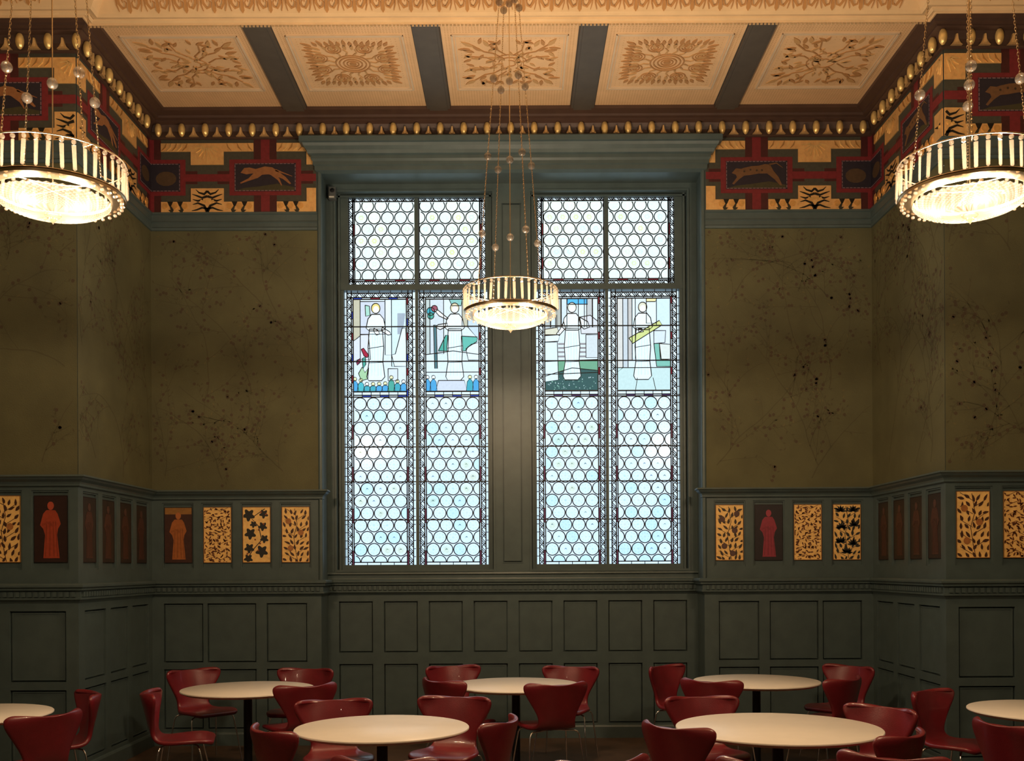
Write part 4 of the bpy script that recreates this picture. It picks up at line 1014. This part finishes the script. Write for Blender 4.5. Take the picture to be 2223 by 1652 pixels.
# ------------------------------------------------------------------ chairs
def make_chair():
    root = empty('shell_chair')
    prof = [(.235, .432), (.215, .447), (.16, .457), (.08, .455), (0, .448), (-.08, .443), (-.135, .448), (-.172, .470), (-.195, .510), (-.212, .560), (-.226, .620), (-.240, .680), (-.251, .725), (-.260, .757), (-.266, .779), (-.270, .793), (-.271, .799)]
    hw = [.165, .205, .228, .234, .224, .200, .176, .158, .150, .160, .192, .228, .254, .266, .266, .252, .215]
    curl = [0, .002, .006, .010, .012, .012, .014, .018, .022, .034, .052, .074, .092, .104, .112, .114, .112]
    ns = 12; vs = []; fs = []
    for i, ((y, z), h, c) in enumerate(zip(prof, hw, curl)):
        for j in range(ns+1):
            s = -1+2*j/ns; x = s*h; q = (abs(s)**2.3)*c
            back = min(1, max(0, (z-.45)/.10)) if i > 6 else 0
            dz = q*(1-back)*.6; dy = q*back
            if i >= 14: dz += .006*abs(s)**2
            vs.append((x, y+dy, z+dz))
    for i in range(len(prof)-1):
        for j in range(ns): a = i*(ns+1)+j; fs.append((a, a+1, a+ns+2, a+ns+1))
    me = bpy.data.meshes.new('seat_shell'); me.from_pydata(vs, [], fs); me.materials.append(M['leather'])
    ob = bpy.data.objects.new('seat_shell', me); C.objects.link(ob)
    m1 = ob.modifiers.new('s', 'SOLIDIFY'); m1.thickness = .034; m1.offset = 0
    m2 = ob.modifiers.new('b', 'SUBSURF'); m2.levels = 2; m2.render_levels = 2
    bpy.context.view_layer.update(); dg = bpy.context.evaluated_depsgraph_get()
    nm = bpy.data.meshes.new_from_object(ob.evaluated_get(dg)); nm.name = 'seat_shell'; nm.polygons.foreach_set('use_smooth', [True]*len(nm.polygons))
    ob.modifiers.clear(); ob.data = nm; ob.parent = root
    for sx in (-1, 1):
        for sy, ey in ((.12, .215), (-.12, -.20)):
            mb = MB(); pts = [(sx*.02, sy*.3, .425), (sx*.10, sy*.8, .424), (sx*.168, sy*1.05, .424), (sx*.192, sy*1.12, .415), (sx*.204, sy*1.18, .392), (sx*.222, (sy*1.18+ey)/2, .22), (sx*.242, ey, .012)]
            mb.tube(pts, .0065, 10); mb.build('leg', 'chrome', root, smooth=True, ang=60)
            mb = MB()
    mb = MB(); mb.lathe([(.001, .418), (.055, .418), (.055, .432), (.001, .434)], 20); mb.build('underseat_plate', 'black', root, smooth=True)
    return root
chs = [  # ear centre x, y, facing (degrees), label
 (-2.88, 6.36, 148, 'dark red chair in the lower left corner, back to us at the left-edge table'),
 (-3.07, 7.43, -146, 'dark red chair seen nearly edge-on behind the lower left corner chair'),
 (-2.64, 7.46, 14, 'dark red chair in profile facing right, with seat and chrome legs in full view'),
 (-2.87, 9.12, -42, 'dark red chair at the far left of the back left table, under the murky painting'),
 (-1.84, 9.14, -100, 'dark red chair at the back right of the back left table, near the wall'),
 (-1.575, 7.87, 125, 'dark red chair, back to us, overlapping the right rim of the back left table'),
 (-1.22, 6.96, -73, 'orange-lit red chair behind the left rim of the front left table'),
 (-.39, 7.09, -103, 'red chair behind the right rim of the front left table, facing us'),
 (-1.36, 5.72, 39, 'dark red chair left of the front left table, turned away to the right'),
 (-.05, 6.02, 160, 'dark red chair right of the front left table, seen side-on'),
 (-.60, 4.80, 84, 'chair at the bottom edge whose top rim shows below the front left table'),
 (.35, 7.88, 109, 'dark red chair, back to us, overlapping the right rim of the table under the window'),
 (-.56, 9.34, -68, 'dark red chair at the back left of the table under the window'),
 (.53, 9.22, -108, 'dark red chair at the back right of the table under the window'),
 (-.58, 8.16, 45, 'dark red chair with a thin bright rim left of the table under the window'),
 (1.36, 9.25, -45, 'dark red chair back left of the back right table, beside the recess edge'),
 (1.55, 8.06, 58, 'dark red chair, back to us, overlapping the left rim of the back right table'),
 (3.03, 9.17, -141, 'dark red chair farthest back on the right, by the bay corner'),
 (2.66, 8.14, 131, 'dark red chair, back to us, just before the farthest right one'),
 (1.29, 7.03, -82, 'red-lit chair behind the left rim of the largest table'),
 (.91, 5.77, 42, 'dark red chair left of the largest table, back to us'),
 (2.36, 6.49, -143, 'orange-lit chair behind the right rim of the largest table, facing us'),
 (2.11, 5.46, 134, 'dark red chair close to the right rim of the largest table, back to us'),
 (1.80, 4.83, 60, 'orange-red chair back at the bottom edge, lower right of the largest table'),
 (1.20, 4.70, 70, 'chair whose tip barely shows at the bottom edge below the largest table'),
 (.44, 4.76, 112, 'chair whose red corner rises from the bottom edge near the centre'),
 (2.97, 7.31, -52, 'dark red chair standing between the largest table and the right-edge table'),
 (2.80, 5.80, 24, 'dark red chair in the lower right corner, back to us at the right-edge table')]
c0 = make_chair()
for i, (x, y, fa, lb) in enumerate(chs):
    o = c0 if i == 0 else copy_tree(c0)
    a = math.radians(fa); o.location = (x+math.cos(a)*.212, y+math.sin(a)*.212, 0); o.rotation_euler = (0, 0, a-PI/2)
    tag(o, lb, 'chair', 'dark red shell chairs around the tables')
